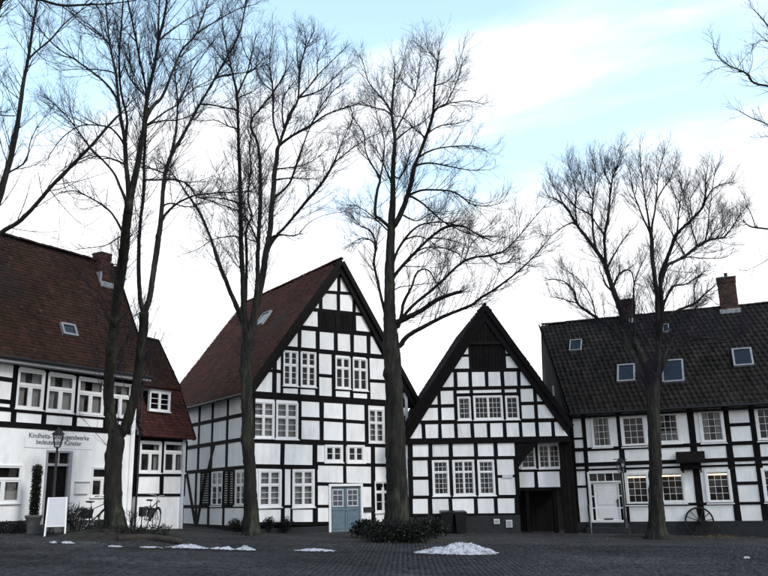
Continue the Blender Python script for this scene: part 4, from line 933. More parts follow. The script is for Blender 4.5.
MB().bar(D.pt(l1-.16, .04, zd0+1.02), D.pt(l1-.05, .04, zd0+1.02), .03, .03).build('door_handle', 'iron', leaf)
for k, (dd, zz) in enumerate(((.75, zd0-.22), (.42, zd0-.02))):
    D.piece('doorstep', [(gu0-.15+.05*k, baseD), (gu1+.15-.05*k, baseD), (gu1+.15-.05*k, zz), (gu0-.15+.05*k, zz)], 'plinth', d0=-.2, d1=dd, ch=.02)
hr = MB(); hx = gu0-.02; hr.tube([D.pt(hx, .08, zd0+.85), D.pt(hx+.05, .35, zd0+.82), D.pt(hx+.12, .72, zd0+.52), D.pt(hx+.12, .74, baseD+.5)], .024, 8); hr.tube([D.pt(hx, .08, zd0+.85), D.pt(hx, .08, zd0-.1)], .02, 8); hr.build('handrail', 'lead', HD)
# hood over the hanging sign
a_, z1 = D.px(675.8, 453); b_, z0 = D.px(705.8, 463); c0_, _ = D.px(680, 460); c1_, z00 = D.px(700.5, 469.5); mb = MB()
v = [D.pt(a_, .04, z1+.05), D.pt(b_, .04, z1+.05), D.pt(b_, .62, z0+.08), D.pt(a_, .62, z0+.08)]; v += [q-Vector((0, 0, .07)) for q in v]
mb.add(v, [(0,3,2,1), (4,5,6,7), (0,1,5,4), (1,2,6,5), (2,3,7,6), (3,0,4,7)]); hood = mb.build('hood', 'boards', HD); hood['label'] = 'dark boarded hood over the post'
mb = MB(); D.prism(mb, [(c0_, z00), (c1_, z00), (c1_, z0+.12), (c0_, z0+.12)], .04, .40, .02); mb.build('hood_box', 'boards', hood)
for u in (a_+.25, b_-.25): MB().bar(D.pt(u, .05, z00-.12), D.pt(u, .52, z0+.03), .07, .07).build('bracket', 'timber', hood)
# roof
h1x = Facade(HD, (0, 9.4, 0), (1, 0, 0)).px(541, 380)[0]
EY = -.40; RY = 4.5; RZ = 11.27; EZ = 5.53
E0, E1, R0, R1 = (.15, EY, EZ), (UR, EY, EZ), (-1.99, RY, RZ), (UR, RY, RZ)
deck(HD, E0, E1, R0, R1, .1); tiles(HD, E0, E1, R0, R1, 'tile_dark', w=.27, g=.33); ridge_tiles(HD, (-1.95, RY, RZ+.05), (UR, RY, RZ+.05), 'tile_dark')
deck(HD, (UR, 2*RY+.4, EZ), (h1x, 2*RY+.4, EZ), R1, R0, .1, name='rear_roof', mat='tile_dark')
g_ = MB(); g_.bar((.06, EY, EZ-.06), (-2.06, RY, RZ-.04), .06, .34, (-.2, -.8, .6)); g_.build('bargeboard', 'barge', HD)
MB().tube([(.1, EY-.07, EZ-.02), (UR, EY-.07, EZ-.02)], .06, 8).build('gutter', 'iron', HD)
MB().box(.1, UR, EY, -.06, EZ-.22, EZ-.12).build('soffit', 'boards', HD)
body(HD, [(.3, baseD), (UR, baseD), (UR, EZ-.15), (.3, EZ-.15)], .5, 8)
# skewed boarded gable end: front corner to the ridge, then back along the lane
g0, g1 = Vector((.0, .0, 0)), Vector((-1.9, RY, 0)); nb = 22
for k in range(nb):
    a_, b_ = g0.lerp(g1, k/nb), g0.lerp(g1, (k+1)/nb-.002); ta, tb = EZ-.45+(RZ-EZ)*k/nb, EZ-.45+(RZ-EZ)*(k+1)/nb
    out = Vector((-(g1-g0).y, (g1-g0).x, 0)).normalized()*(.03+.012*(k % 2)); mb = MB()
    v = [a_+out, b_+out, b_-out, a_-out]; mb.add([(q.x, q.y, baseD) for q in v] + [(v[0].x, v[0].y, ta), (v[1].x, v[1].y, tb), (v[2].x, v[2].y, tb), (v[3].x, v[3].y, ta)],
           [(0,3,2,1), (4,5,6,7), (0,1,5,4), (1,2,6,5), (2,3,7,6), (3,0,4,7)]); mb.build('gable_board', 'wood_weathered', HD)
h0, h1 = Vector((-1.93, RY, 0)), Vector((Facade(HD, (0, 9, 0), (1, 0, 0)).px(540.3, 380)[0], 9, 0))
mb = MB(); mb.add([(h0.x, h0.y, baseD), (h1.x, h1.y, baseD), (h1.x, h1.y, EZ-.3), (h0.x, h0.y, RZ-.4), (h0.x+.2, h0.y, baseD), (h1.x+.2, h1.y, baseD), (h1.x+.2, h1.y, EZ-.3), (h0.x+.2, h0.y, RZ-.4)],
   [(0,3,2,1), (4,5,6,7), (0,1,5,4), (1,2,6,5), (2,3,7,6), (3,0,4,7)]); mb.build('rear_gable_wall', 'boards', HD)
w_ = [Vector(q) for q in ((-.78, 1.85, 7.3), (-.75, 1.78, 6.75))]; MB().tube([w_[0]+Vector((-.25, -.12, 0)), w_[1]+Vector((-.25, -.12, 0))], .05, 8).build('vent_pipe', 'white', HD)
for q in ((617.4, 366, 635.4, 383), (662, 361.5, 684, 383.5), (732.6, 350, 753, 367.4)): roof_window(HD, E0, E1, R0, *q)
for q in ((570, 341.5, 582, 352), (663, 326, 669.4, 334)): roof_window(HD, E0, E1, R0, *q, big=False)
for (x, y, wpx, top, pot) in ((629.5, 322, .62, 301, False), (729.5, 308, .92, 279, True)):
    Rg = Facade(HD, (0, RY, 0), (1, 0, 0)); u, z = Rg.px(x, y); zt = Rg.px(x-2, top)[1]
    chimney(HD, (u, RY+.02), wpx, .7, RZ-.6, zt, pot=pot)
    fl = MB(); fl.box(u-wpx/2-.06, u+wpx/2+.08, RY-.5, RY-.34, RZ-.42, RZ-.16); fl.build('flashing', 'lead', HD)

# ================================================================== things in front of the houses
def bed(name, px, py, rx, ry, h, label, cat, mat='soil'):
    c = on_ground(px, py); V = []; F_ = []; nr, na = 7, 28
    for i in range(nr+1):
        f = i/nr
        for k in range(na):
            t = 2*math.pi*k/na; rr = f*(1+.08*math.sin(3*t+1)+.05*math.sin(5*t)); x, y = c.x+rx*rr*math.cos(t), c.y+ry*rr*math.sin(t)
            V.append((x, y, gz(x) + h*(1-f**2.2) + random.uniform(-.03, .03)*(f < .95) - .05*(f > .99)))
    for i in range(nr):
        for k in range(na): F_.append((i*na+k, i*na+(k+1) % na, (i+1)*na+(k+1) % na, (i+1)*na+k)[::-1])
    o = obj(name, V, F_, mat, smooth=True); tag(o, kind='structure'); return o, c
def leaves(name, centers, n, size, parent=None, mat='leaf', flat=0.0):
    """centers: list of (c, (rx, ry, rz)); n small bent leaves spread through the lobes"""
    V = []; k = len(centers); cs = np.array([c[0][:] for c in centers]); rs = np.array([c[1] for c in centers])
    w = rs.prod(1)**.67; idx = rng.choice(k, n, p=w/w.sum())
    d = rng.normal(0, 1, (n, 3)); d /= np.linalg.norm(d, axis=1)[:, None]; r = (rng.random(n)**.45)[:, None]
    r = r*(1+.18*np.sin(d[:, :1]*5+idx[:, None])*np.sin(d[:, 1:2]*6))
    P = cs[idx] + d*rs[idx]*r
    a = d + rng.normal(0, .8, (n, 3)); a /= np.linalg.norm(a, axis=1)[:, None]; b = np.cross(a, rng.normal(0, 1, (n, 3))); b /= np.linalg.norm(b, axis=1)[:, None]
    if flat: a[:, 2] *= flat; b[:, 2] *= flat
    s = size*(.6+.8*rng.random(n))[:, None]; up = np.cross(a, b)*s*.18
    V = np.stack([P-a*s*.1, P+a*s*.5-b*s*.32+up, P+a*s*1.1, P+a*s*.5+b*s*.32+up], 1).reshape(-1, 3); F_ = np.arange(n*4).reshape(-1, 4)
    tint = np.repeat((1+rng.normal(0, .35, n)).clip(.3, 2.2), 4)
    return fast_obj(name, V, F_, mat, parent, tint=tint)
def shrub(name, px, py, rx, h, label, cat='shrub', group=None, n=900, size=.07, depth=None, lobes=5):
    c = on_ground(px, py); root = empty(name, (c.x, c.y, gz(c.x)), 0, label, cat, group); cs = []
    for i in range(lobes):
        cs.append((Vector((random.uniform(-.55, .55)*rx, random.uniform(-.4, .4)*rx, h*random.uniform(.35, .62))), (rx*random.uniform(.5, .75), rx*random.uniform(.45, .6), h*random.uniform(.32, .45))))
    f = leaves('foliage', cs, n, size, root); tag(f, kind='stuff')
    st = MB()
    for i in range(7):
        t = random.uniform(0, 6.28); st.tube([(0, 0, -.05), (math.cos(t)*rx*.25, math.sin(t)*rx*.25, h*.45), (math.cos(t)*rx*.6, math.sin(t)*rx*.5, h*random.uniform(.8, 1.08))], [.016, .011, .005], 5)
    st.build('stems', 'twig', root); return root
def shrub_at(name, loc, rx, h, label, n=900, size=.07, lobes=6):
    r = shrub(name, 384, 560, rx, h, label, 'shrub', None, n, size, lobes=lobes); r.location = loc; return r

# tree beds
mound, mc = bed('tree_bed', 118, 538, 2.6, 1.7, .32, '', '')
f = leaves('ground_cover', [(Vector((mc.x+random.uniform(-2, 2), mc.y+random.uniform(-.9, .9), gz(mc.x)+.22)), (.55, .45, .22)) for _ in range(16)], 3200, .055, mound); tag(f, kind='stuff')
bed2, bc = bed('tree_bed', 402, 541.5, 2.0, 1.1, .18, '', '')
bed3, dc = bed('tree_bed', 655, 538, 2.6, 1.2, .10, '', '')
lt = leaves('leaf_litter', [(Vector((dc.x+random.uniform(-2.4, 4.2), dc.y+random.uniform(-.9, .5), gz(dc.x+1)+.06)), (1.0, .6, .05)) for _ in range(12)], 900, .07, None, 'litter', .25); tag(lt, 'brown fallen leaves lying round the foot of the right tree', 'leaves', kind='stuff')
# dark low hedge at the foot of the middle tree
for i, (x, y, rx, h, lab) in enumerate(((368, 538, .7, .8, 'dark low bush beside the blue door, left of the middle tree'), (386, 543, .95, .85, 'dark low bush right in front of the middle tree trunk'),
      (408, 543, .95, .9, 'dark low bush just right of the middle tree trunk'), (428, 541, .8, .95, 'dark low bush at the bin side of the middle tree'))):
    shrub('low_bush', x, y, rx, h, lab, 'shrub', 'bushes round the middle tree', 2600, .075, lobes=8)
for x, y, rx, h, lab in ((236, 532, .36, .62, 'small dark bush by the shuttered side wall, left of the second tree'), (269, 533, .34, .72, 'small dark bush under the ground floor window, nearest the second tree'), (283.5, 533, .42, .72, 'small dark bush under the window post, right of its twin')):
    shrub('small_bush', x, y, rx, h, lab, 'shrub', 'bushes along the gabled house', 800, .06)
q = A.mw @ A.pt(A.px(74, 505, .5)[0], .5, 0); shrub_at('leafy_bush', (q.x, q.y, gz(q.x)), .5, 1.15, 'loose leafy bush right of the gallery door', 900, .07)
q = A.mw @ A.pt(A.px(12, 525, .4)[0], .4, 0); shrub_at('leafy_bush', (q.x, q.y, gz(q.x)), .8, .5, 'low dark planting along the gallery wall, left of the stone planter', 900, .06)
# log edging beside the left tree bed
pts = [on_ground(118, 541), on_ground(140, 540.5), on_ground(160, 541.5), on_ground(180, 545)]
mb = MB(); mb.tube([q+Vector((0, 0, .09+.02*(i % 2))) for i, q in enumerate(pts)], [.11, .12, .12, .10], 10); lo = mb.build('log', 'log', None, True); tag(lo, 'long dark log lying along the front of the left tree bed', 'log')
# columnar evergreen in its stone planter
q = A.mw @ A.pt(A.px(33.5, 520, 1.0)[0], 1.0, 0); gq = gz(q.x)
pl = empty('stone_planter', (q.x, q.y, gq), .4, 'weathered stone planter left of the gallery door', 'planter')
MB().lathe([(.20, -.05), (.25, .0), (.25, .06), (.20, .10), (.27, .55), (.31, .6), (.31, .68), (.25, .68), (.24, .6)], 16).build('planter_bowl', 'stone', pl, True)
MB().lathe([(.0, .61), (.23, .62), (.24, .60)], 16).build('soil', 'soil', pl)
ev = empty('columnar_evergreen', (q.x, q.y, gq+.62), 0, 'narrow dark columnar evergreen standing in the stone planter', 'shrub')
fo = leaves('foliage', [(Vector((0, 0, .12+.16*k)), (.17, .17, .17)) for k in range(11)], 7000, .045, ev); tag(fo, kind='stuff')
MB().tube([(0, 0, -.02), (.01, 0, .9), (0, .01, 1.7)], [.03, .02, .01], 6).build('stem', 'twig', ev)

# sandwich board
q = at(55, 535, 30.2); gq = gz(q.x); sb = empty('sandwich_board', (q.x, q.y, gq), .35, 'white framed A-board sign standing in front of the gallery door', 'sign')
def lean(z, s): return s*(.30-.21*z/1.35)
for s_, nm in ((-1, 'front_panel'), (1, 'back_panel')):
    mb = MB()
    for x in (-.32, .32): mb.bar((x*1.05, lean(0, s_), 0), (x*.95, lean(1.36, s_), 1.36), .05, .035, (0, 1, 0))
    mb.bar((-.31, lean(1.34, s_), 1.34), (.31, lean(1.34, s_), 1.34), .05, .04); mb.bar((-.32, lean(.36, s_), .36), (.32, lean(.36, s_), .36), .05, .035)
    fr = mb.build('frame', 'white', sb); mb = MB(); o = s_*.012
    v = [(-.30, lean(.38, s_)+o, .38), (.30, lean(.38, s_)+o, .38), (.285, lean(1.32, s_)+o, 1.32), (-.285, lean(1.32, s_)+o, 1.32)]; v += [(x, y-2*o, z) for x, y, z in v]
    mb.add(v, [(0,1,2,3), (7,6,5,4), (0,4,5,1), (1,5,6,2), (2,6,7,3), (3,7,4,0)]); mb.build(nm, 'panel_grey', sb)

# old street lanterns
def lantern(px, py, Y, zhead, label, k=1.0):
    q = at(px, py, Y); g = gz(q.x); h = zhead-g
    r = empty('street_lamp', (q.x, q.y, g), .3, label, 'street lamp', 'old street lanterns')
    MB().lathe([(.13, -.05), (.13, .12), (.09, .18), (.08, .7), (.055, .78), (.045, h-.75), (.035, h-.40), (.06, h-.38), (.03, h-.34)], 12).build('post', 'iron', r, True)
    MB().tube([(-.38, 0, h+.28), (.38, 0, h+.28)], .018, 6).build('cross_bar', 'iron', r); 
    mb = MB(); b0, b1, z0, z1 = .10, .17, h-.34, h+.12
    for sx, sy in ((-1, -1), (1, -1), (1, 1), (-1, 1)): mb.bar((sx*b0, sy*b0, z0), (sx*b1, sy*b1, z1), .022, .022)
    for b, z in ((b0, z0), (b1, z1)):
        for (x0, y0), (x1, y1) in (((-1, -1), (1, -1)), ((1, -1), (1, 1)), ((1, 1), (-1, 1)), ((-1, 1), (-1, -1))): mb.bar((x0*b, y0*b, z), (x1*b, y1*b, z), .024, .024)
    fr = mb.build('lantern_frame', 'iron', r)
    mb = MB()
    for sx, sy in ((-1, -1), (1, -1), (1, 1), (-1, 1)):
        ex, ey = (1, -1) if (sx, sy) == (-1, -1) else (1, 1) if (sx, sy) == (1, -1) else (-1, 1) if (sx, sy) == (1, 1) else (-1, -1)
        v = [(sx*b0*.96, sy*b0*.96, z0), (ex*b0*.96, ey*b0*.96, z0), (ex*b1*.96, ey*b1*.96, z1), (sx*b1*.96, sy*b1*.96, z1)]; mb.add(v, [(0, 1, 2, 3)])
    mb.build('lantern_glass', 'glass', fr)
    MB().lathe([(.25, z1+.01), (.24, z1+.03), (.10, z1+.16), (.09, z1+.2), (.03, z1+.24), (.02, z1+.30)], 4).build('lantern_roof', 'iron', r)
    return r
zh = at(58, 438, 31.2).z; lantern(58, 438, 31.2, zh, 'black street lantern on a post in front of the gallery door')
zh = at(620.5, 465, 41.0).z; lantern(620.5, 465, 41.0, zh, 'black street lantern on a post right of the white front door')

# cart wheel against the right house
q = D.mw @ D.pt(5.78, .18, 0); Rw = .66; zc_ = gz(q.x)+Rw+.0
cw_ = empty('cart_wheel', (q.x, q.y, zc_), angD, 'large dark wooden cart wheel leaning on the wall post under the hood', 'wheel'); cw_.rotation_euler.x = -.10
n = 40; V = []; F_ = []
def wring(r0, r1, t):
    mb = MB(); 
    for k in range(n):
        a0, a1 = 2*math.pi*k/n, 2*math.pi*(k+1)/n
        v = [(r*math.cos(a), y, r*math.sin(a)) for a in (a0, a1) for r in (r0, r1) for y in (-t, t)]
        mb.add(v, [(0,1,5,4), (2,6,7,3), (0,4,6,2), (1,3,7,5)])
    return mb
wring(Rw-.075, Rw-.012, .035).build('rim', 'wood_weathered', cw_); wring(Rw-.012, Rw, .03).build('tyre', 'iron', cw_)
for k in range(12):
    a = 2*math.pi*k/12+.13; MB().bar((.08*math.cos(a), 0, .08*math.sin(a)), ((Rw-.06)*math.cos(a), 0, (Rw-.06)*math.sin(a)), .035, .03, (0, 1, 0)).build('spoke', 'wood_weathered', cw_)
MB().lathe([(.06, -.14), (.085, -.12), (.11, -.02), (.11, .04), (.08, .12)], 14, (0, 0, 0), 'y').build('hub', 'wood_weathered', cw_, True)

# wheelie bins
def bin_(u, lab):
    q = C.mw @ C.pt(u, .55, 0); r = empty('wheelie_bin', (q.x, q.y, gz(q.x)), angC+random.uniform(-.12, .12), lab, 'bin', 'bins at the gabled house')
    v = [(x*s, y*s2, z) for z, s, s2 in ((.06, .21, .24), (.92, .28, .33)) for x, y in ((-1, -1), (1, -1), (1, 1), (-1, 1))]
    MB().add(v, [(3,2,1,0), (4,5,6,7), (0,1,5,4), (1,2,6,5), (2,3,7,6), (3,0,4,7)]).build('body', 'bin', r)
    v = [(-.30, -.36, .92), (.30, -.36, .92), (.30, .36, .96), (-.30, .36, .96), (-.26, -.30, .99), (.26, -.30, .99), (.26, .34, 1.04), (-.26, .34, 1.04)]
    MB().add(v, [(3,2,1,0), (4,5,6,7), (0,1,5,4), (1,2,6,5), (2,3,7,6), (3,0,4,7)]).build('lid', 'bin', r)
    MB().tube([(-.24, .40, .97), (.24, .40, .97)], .017, 6).build('handle', 'bin', r)
    for s_ in (-1, 1): MB().tube([(s_*.22, .24, .09), (s_*.27, .24, .09)], .095, 14).build('wheel', 'iron', r)
bin_(C.px(445, 525)[0], 'dark wheelie bin nearer the middle tree bushes'); bin_(C.px(458.5, 525)[0], 'dark wheelie bin farther from the middle tree bushes')

# bicycles
def bicycle(loc, rz, lab, lean_=.12, s=1.0):
    r = empty('bicycle', loc, rz, lab, 'bicycle', 'bicycles by the left tree', s); r.rotation_euler.x = lean_
    R = .345; ax = {'f': .56, 'r': -.52}
    for k in 'fr':
        x = ax[k]; mb = MB(); c = Vector((x, 0, R)); pts = [c+Vector((math.cos(t)*R, 0, math.sin(t)*R)) for t in np.linspace(0, 2*math.pi, 33)]
        w = mb.tube(pts, .019, 6, False).build('wheel', 'iron', r); mb = MB(); pts = [c+Vector((math.cos(t)*(R-.03), 0, math.sin(t)*(R-.03))) for t in np.linspace(0, 2*math.pi, 33)]
        mb.tube(pts, .010, 5, False).build('rim', 'lead', w); mb = MB()
        for i in range(18):
            t = 2*math.pi*i/18; mb.tube([c+Vector((0, .025*(-1)**i, 0)), c+Vector((math.cos(t)*(R-.03), 0, math.sin(t)*(R-.03)))], .003, 3, False)
        mb.build('spokes', 'lead', w); mb = MB(); pts = [c+Vector((math.cos(t)*(R+.035), 0, math.sin(t)*(R+.035))) for t in np.linspace(.5, 3.0, 12)]
        mb.tube(pts, .022, 5).build('mudguard', 'iron', w)
    bb, st, hd, hd2 = Vector((-.05, 0, .30)), Vector((-.20, 0, .80)), Vector((.36, 0, .92)), Vector((.42, 0, .70))
    mb = MB(); mb.tube([bb, st], .023); mb.tube([bb, hd2], .025); mb.tube([st-Vector((-.03, 0, .12)), hd-Vector((0, 0, .05))], .016); mb.tube([hd2, hd], .02)
    for y in (-.05, .05): mb.tube([bb+Vector((0, y*.5, 0)), Vector((ax['r'], y, R))], .011); mb.tube([st+Vector((0, 0, -.06)), Vector((ax['r'], y, R))], .010); mb.tube([hd2, Vector((ax['f'], y, R))], .013)
    mb.build('frame', 'iron', r)
    MB().tube([st, st+Vector((-.04, 0, .14))], .013).build('seat_post', 'lead', r)
    mb = MB(); sc = st+Vector((-.05, 0, .17)); mb.add([sc+Vector(q) for q in ((-.14, -.10, 0), (-.14, .10, 0), (.02, .06, .01), (.15, .018, 0), (.15, -.018, 0), (.02, -.06, .01), (-.14, -.10, -.045), (-.14, .10, -.045), (.02, .05, -.035), (.15, .015, -.03), (.15, -.015, -.03), (.02, -.05, -.035))],
        [(0,5,4,3,2,1), (6,7,8,9,10,11)] + [(i, (i+1) % 6, (i+1) % 6+6, i+6) for i in range(6)]); mb.build('saddle', 'iron', r)
    mb = MB(); t = hd+Vector((-.03, 0, .14)); mb.tube([hd, t], .014); mb.tube([t+Vector((-.14, -.29, .03)), t+Vector((-.03, -.24, .05)), t+Vector((.05, -.1, .04)), t, t+Vector((.05, .1, .04)), t+Vector((-.03, .24, .05)), t+Vector((-.14, .29, .03))], .012); mb.build('handlebar', 'lead', r)
    for sy in (-1, 1): MB().tube([t+Vector((-.04, .24*sy, .05)), t+Vector((-.17, .30*sy, .03))], .018).build('grip', 'iron', r)
    mb = MB(); mb.tube([bb+Vector((0, -.09, 0)), bb+Vector((0, .09, 0))], .02); mb.tube([bb+Vector((0, .08, 0)), bb+Vector((.12, .08, -.12))], .011); mb.tube([bb+Vector((0, -.08, 0)), bb+Vector((-.12, -.08, .12))], .011)
    mb.box(.03, .12, .09, .17, .15, .18); mb.box(-.22, -.13, -.17, -.09, .41, .44); mb.build('crank', 'lead', r)
    mb = MB(); mb.tube([(-.62, -.07, .74), (-.22, -.07, .75), (-.22, .07, .75), (-.62, .07, .74), (-.62, -.07, .74)], .007, 5); mb.tube([(-.55, 0, .74), (ax['r'], .05, R)], .007, 5); mb.build('rack', 'iron', r)
    MB().lathe([(.02, 0), (.05, .03), (.055, .07)], 10, (.42, 0, .93), 'y').build('lamp', 'lead', r)
    for sy in (-1, 1):
        v = [(x, sy*y, z) for z, e in ((.42, .0), (.72, .02)) for x, y in ((-.64-e, .08), (-.28+e, .08), (-.28+e, .20+e), (-.64-e, .20+e))]
        f = [(3,2,1,0), (4,5,6,7), (0,1,5,4), (1,2,6,5), (2,3,7,6), (3,0,4,7)]; MB().add(v, f if sy > 0 else [q[::-1] for q in f]).build('pannier', 'iron', r)
    return r
q = at(149, 530, 30.6); bicycle((q.x, q.y, gz(q.x)+.30), math.radians(-55), 'black bicycle parked between the left tree and the annex', -.10, 1.12)
q = at(92, 530, 31.6); bicycle((q.x, q.y, gz(q.x)+.20), math.radians(62), 'black bicycle leaning against the left tree, on the door side', .14, 1.08)

# snow
def snow(name, px, py, wpx, hpx, lab, dpt=.45):
    c = on_ground(px, py); k = (c-CAM).length/FPX; rx, h = wpx*k/2, hpx*k; nr, na = (34, 110) if wpx > 60 else (18, 60); V = []; F_ = []
    ph = [random.uniform(0, 6.3) for _ in range(6)]
    blobs = [(random.uniform(-.75, .75), random.uniform(-.6, .6), random.uniform(.10, .28), random.uniform(.15, .5)) for _ in range(26)]
    for i in range(nr+1):
        f = i/nr
        for a in range(na):
            t = 2*math.pi*a/na; rr = f*(1+.16*math.sin(2*t+ph[0])+.12*math.sin(3*t+ph[1])+.07*math.sin(7*t+ph[2])+.05*math.sin(11*t+ph[5])+.04*math.sin(17*t+ph[3]))
            x, y = rr*math.cos(t), rr*math.sin(t)
            z = (1-f**1.5)*.5*(1+.35*math.sin(x*3+ph[3])) + sum(b[3]*math.exp(-((x-b[0])**2+(y-b[1])**2)/b[2]**2)*.45 for b in blobs)*(1-f**4)
            z += random.uniform(-.09, .09)*(1-f**6)
            X, Y = c.x+x*rx, c.y+y*rx*dpt; V.append((X, Y, gz(X)+max(z*h, 0)*.85+(.024 if f < .99 else -.01)))
    for i in range(nr):
        for a in range(na): F_.append((i*na+a, (i+1)*na+a, (i+1)*na+(a+1) % na, i*na+(a+1) % na))
    o = obj(name, V, F_, 'snow', None, True); tag(o, lab, 'snow', 'leftover snow on the square'); return o
snow('snow_pile', 460, 554, 72, 12.5, 'largest dirty snow pile, in front of the middle tree bushes', .5)
snow('snow_patch', 318, 551.5, 38, 2.8, 'flat snow patch in front of the blue door'); snow('snow_patch', 189, 548.5, 36, 4.2, 'long low snow heap below the annex, largest of the left row')
snow('snow_patch', 223, 549.5, 22, 2.6, 'small snow lump second from right in the left row'); snow('snow_patch', 246, 550, 20, 3.6, 'rounded snow lump at the right end of the left row')
snow('snow_patch', 150, 548, 22, 1.2, 'thin snow streak left of the long low heap'); snow('snow_patch', 52.5, 543.5, 7, 2.2, 'tiny snow scrap below the A-board, left one'); snow('snow_patch', 67, 543.6, 11, 2.2, 'tiny snow scrap below the A-board, right one')
snow('snow_patch', 747, 559, 7, 2.0, 'tiny snow scrap alone at the right of the square'); snow('snow_patch', 115, 547, 12, 1.2, 'faint snow scrap under the left tree')

# loose grit on the worn paving before the houses
def grit(n):
    px = rng.uniform(-19, 22, n); py = rng.uniform(27, 41, n); T = np.array([(-1, -1, 0), (1, -1, 0), (1, 1, 0), (-1, 1, 0), (-.5, -.5, 1), (.6, -.4, .9), (.4, .5, 1), (-.5, .6, .8)])
    TF = np.array([(4, 5, 6, 7), (0, 1, 5, 4), (1, 2, 6, 5), (2, 3, 7, 6), (3, 0, 4, 7)]); s = (rng.random(n)**3*.03+.008); a = rng.random(n)*6.28
    x = T[None, :, 0]*s[:, None]; y = T[None, :, 1]*s[:, None]*.8; ca, sa = np.cos(a)[:, None], np.sin(a)[:, None]
    V = np.stack([px[:, None]+x*ca-y*sa, py[:, None]+x*sa+y*ca, gzv(px)[:, None]-.004+T[None, :, 2]*s[:, None]*.9], -1).reshape(-1, 3)
    o = fast_obj('grit', V, (TF[None]+(np.arange(n)*8)[:, None, None]).reshape(-1, 4), 'cobble', ground, tint=np.repeat(rng.uniform(.5, 2.6, n), 8)); tag(o, kind='stuff')
grit(14000)

# leafless twiggy shrubs near the left tree and the porch
# iron drain cover among the setts
q = on_ground(92, 573); dr = empty('drain_cover', (q.x, q.y, gz(q.x)), .1, 'dark iron drain cover in the paving at the lower left', 'drain cover'); mb = MB(); mb.box(-.42, .42, -.42, .42, -.05, .036); mb.build('frame', 'iron', dr)
for k in range(7): MB().box(-.34, .34, -.33+k*.1, -.28+k*.1, .03, .05).build('bar', 'iron', dr)
def bare_shrub(px, py, h, lab, n=16):
    c = on_ground(px, py); r = empty('bare_shrub', (c.x, c.y, gz(c.x)), 0, lab, 'shrub', 'leafless shrubs'); st = MB()
    for i in range(n):
        t = random.uniform(0, 6.28); l = h*random.uniform(.6, 1.1); sp_ = random.uniform(.15, .55)*l; m = Vector((math.cos(t)*sp_*.4, math.sin(t)*sp_*.4, l*.5)); e = Vector((math.cos(t)*sp_, math.sin(t)*sp_, l))
        st.tube([(math.cos(t)*.05, math.sin(t)*.05, -.05), m, e], [.013, .009, .004], 4)
        for k in range(5):
            f = random.uniform(.3, .95); p0 = m.lerp(e, f); st.tube([p0, p0+Vector((random.uniform(-.2, .2), random.uniform(-.2, .2), random.uniform(.08, .28)))*h], [.006, .003], 3)
    tag(st.build('stems', 'bark', r), kind='stuff')
for a in ((76, 537, .95, 'leafless twiggy shrub left of the left tree, near the gallery door'), (131, 538, .9, 'leafless twiggy shrub just right of the left tree trunk'), (166, 540, .55, 'low leafless shrub in front of the annex wall'), (100, 539, .7, 'leafless twiggy shrub at the left foot of the left tree')): bare_shrub(*a)
lt = leaves('leaf_litter', [(Vector((random.uniform(-16, 18), random.uniform(18, 36), 0)), (2.6, 1.6, .01)) for _ in range(30)], 2600, .045, None, 'litter', .2)
me = lt.data; co = np.empty(len(me.vertices)*3, np.float32); me.vertices.foreach_get('co', co); co = co.reshape(-1, 3); co[:, 2] = gzv(co[:, 0])+.036+np.abs(co[:, 2])*.5; me.vertices.foreach_set('co', co.ravel()); me.update()
tag(lt, 'scattered dead leaves blown over the cobbled square', 'leaves', kind='stuff')

# ================================================================== bare trees
def tube_batch(P, R, S):
    """P (N,K,3), R (N,K) -> verts, quads"""
    N_, K, _ = P.shape; T = np.empty_like(P); T[:, 1:-1] = P[:, 2:]-P[:, :-2]; T[:, 0] = P[:, 1]-P[:, 0]; T[:, -1] = P[:, -1]-P[:, -2]
    T /= np.linalg.norm(T, axis=2, keepdims=True)+1e-9
    ref = np.where(np.abs(T[:, :1, 2:3]) > .9, np.array([1., 0, 0]), np.array([0, 0, 1.])); ref = np.broadcast_to(ref, P.shape)
    A_ = np.cross(T, ref); A_ /= np.linalg.norm(A_, axis=2, keepdims=True)+1e-9; B_ = np.cross(T, A_)
    t = np.arange(S)*2*np.pi/S; V = P[:, :, None] + R[:, :, None, None]*(A_[:, :, None]*np.cos(t)[None, None, :, None] + B_[:, :, None]*np.sin(t)[None, None, :, None])
    idx = np.arange(N_*K*S).reshape(N_, K, S); nx = np.roll(idx, -1, axis=2)
    F_ = np.stack([idx[:, :-1], nx[:, :-1], nx[:, 1:], idx[:, 1:]], -1).reshape(-1, 4)
    return V.reshape(-1, 3), F_
def catmull(pts, sub):
    pts = np.array(pts, float); n = len(pts); out = []
    for i in range(n-1):
        p0, p1, p2, p3 = pts[max(i-1, 0)], pts[i], pts[i+1], pts[min(i+2, n-1)]
        for k in range(sub):
            t = k/sub; out.append(.5*((2*p1)+(-p0+p2)*t+(2*p0-5*p1+4*p2-p3)*t*t+(-p0+3*p1-3*p2+p3)*t**3))
    out.append(pts[-1]); return np.array(out)
def unit(v): return v/(np.linalg.norm(v, axis=-1, keepdims=True)+1e-9)
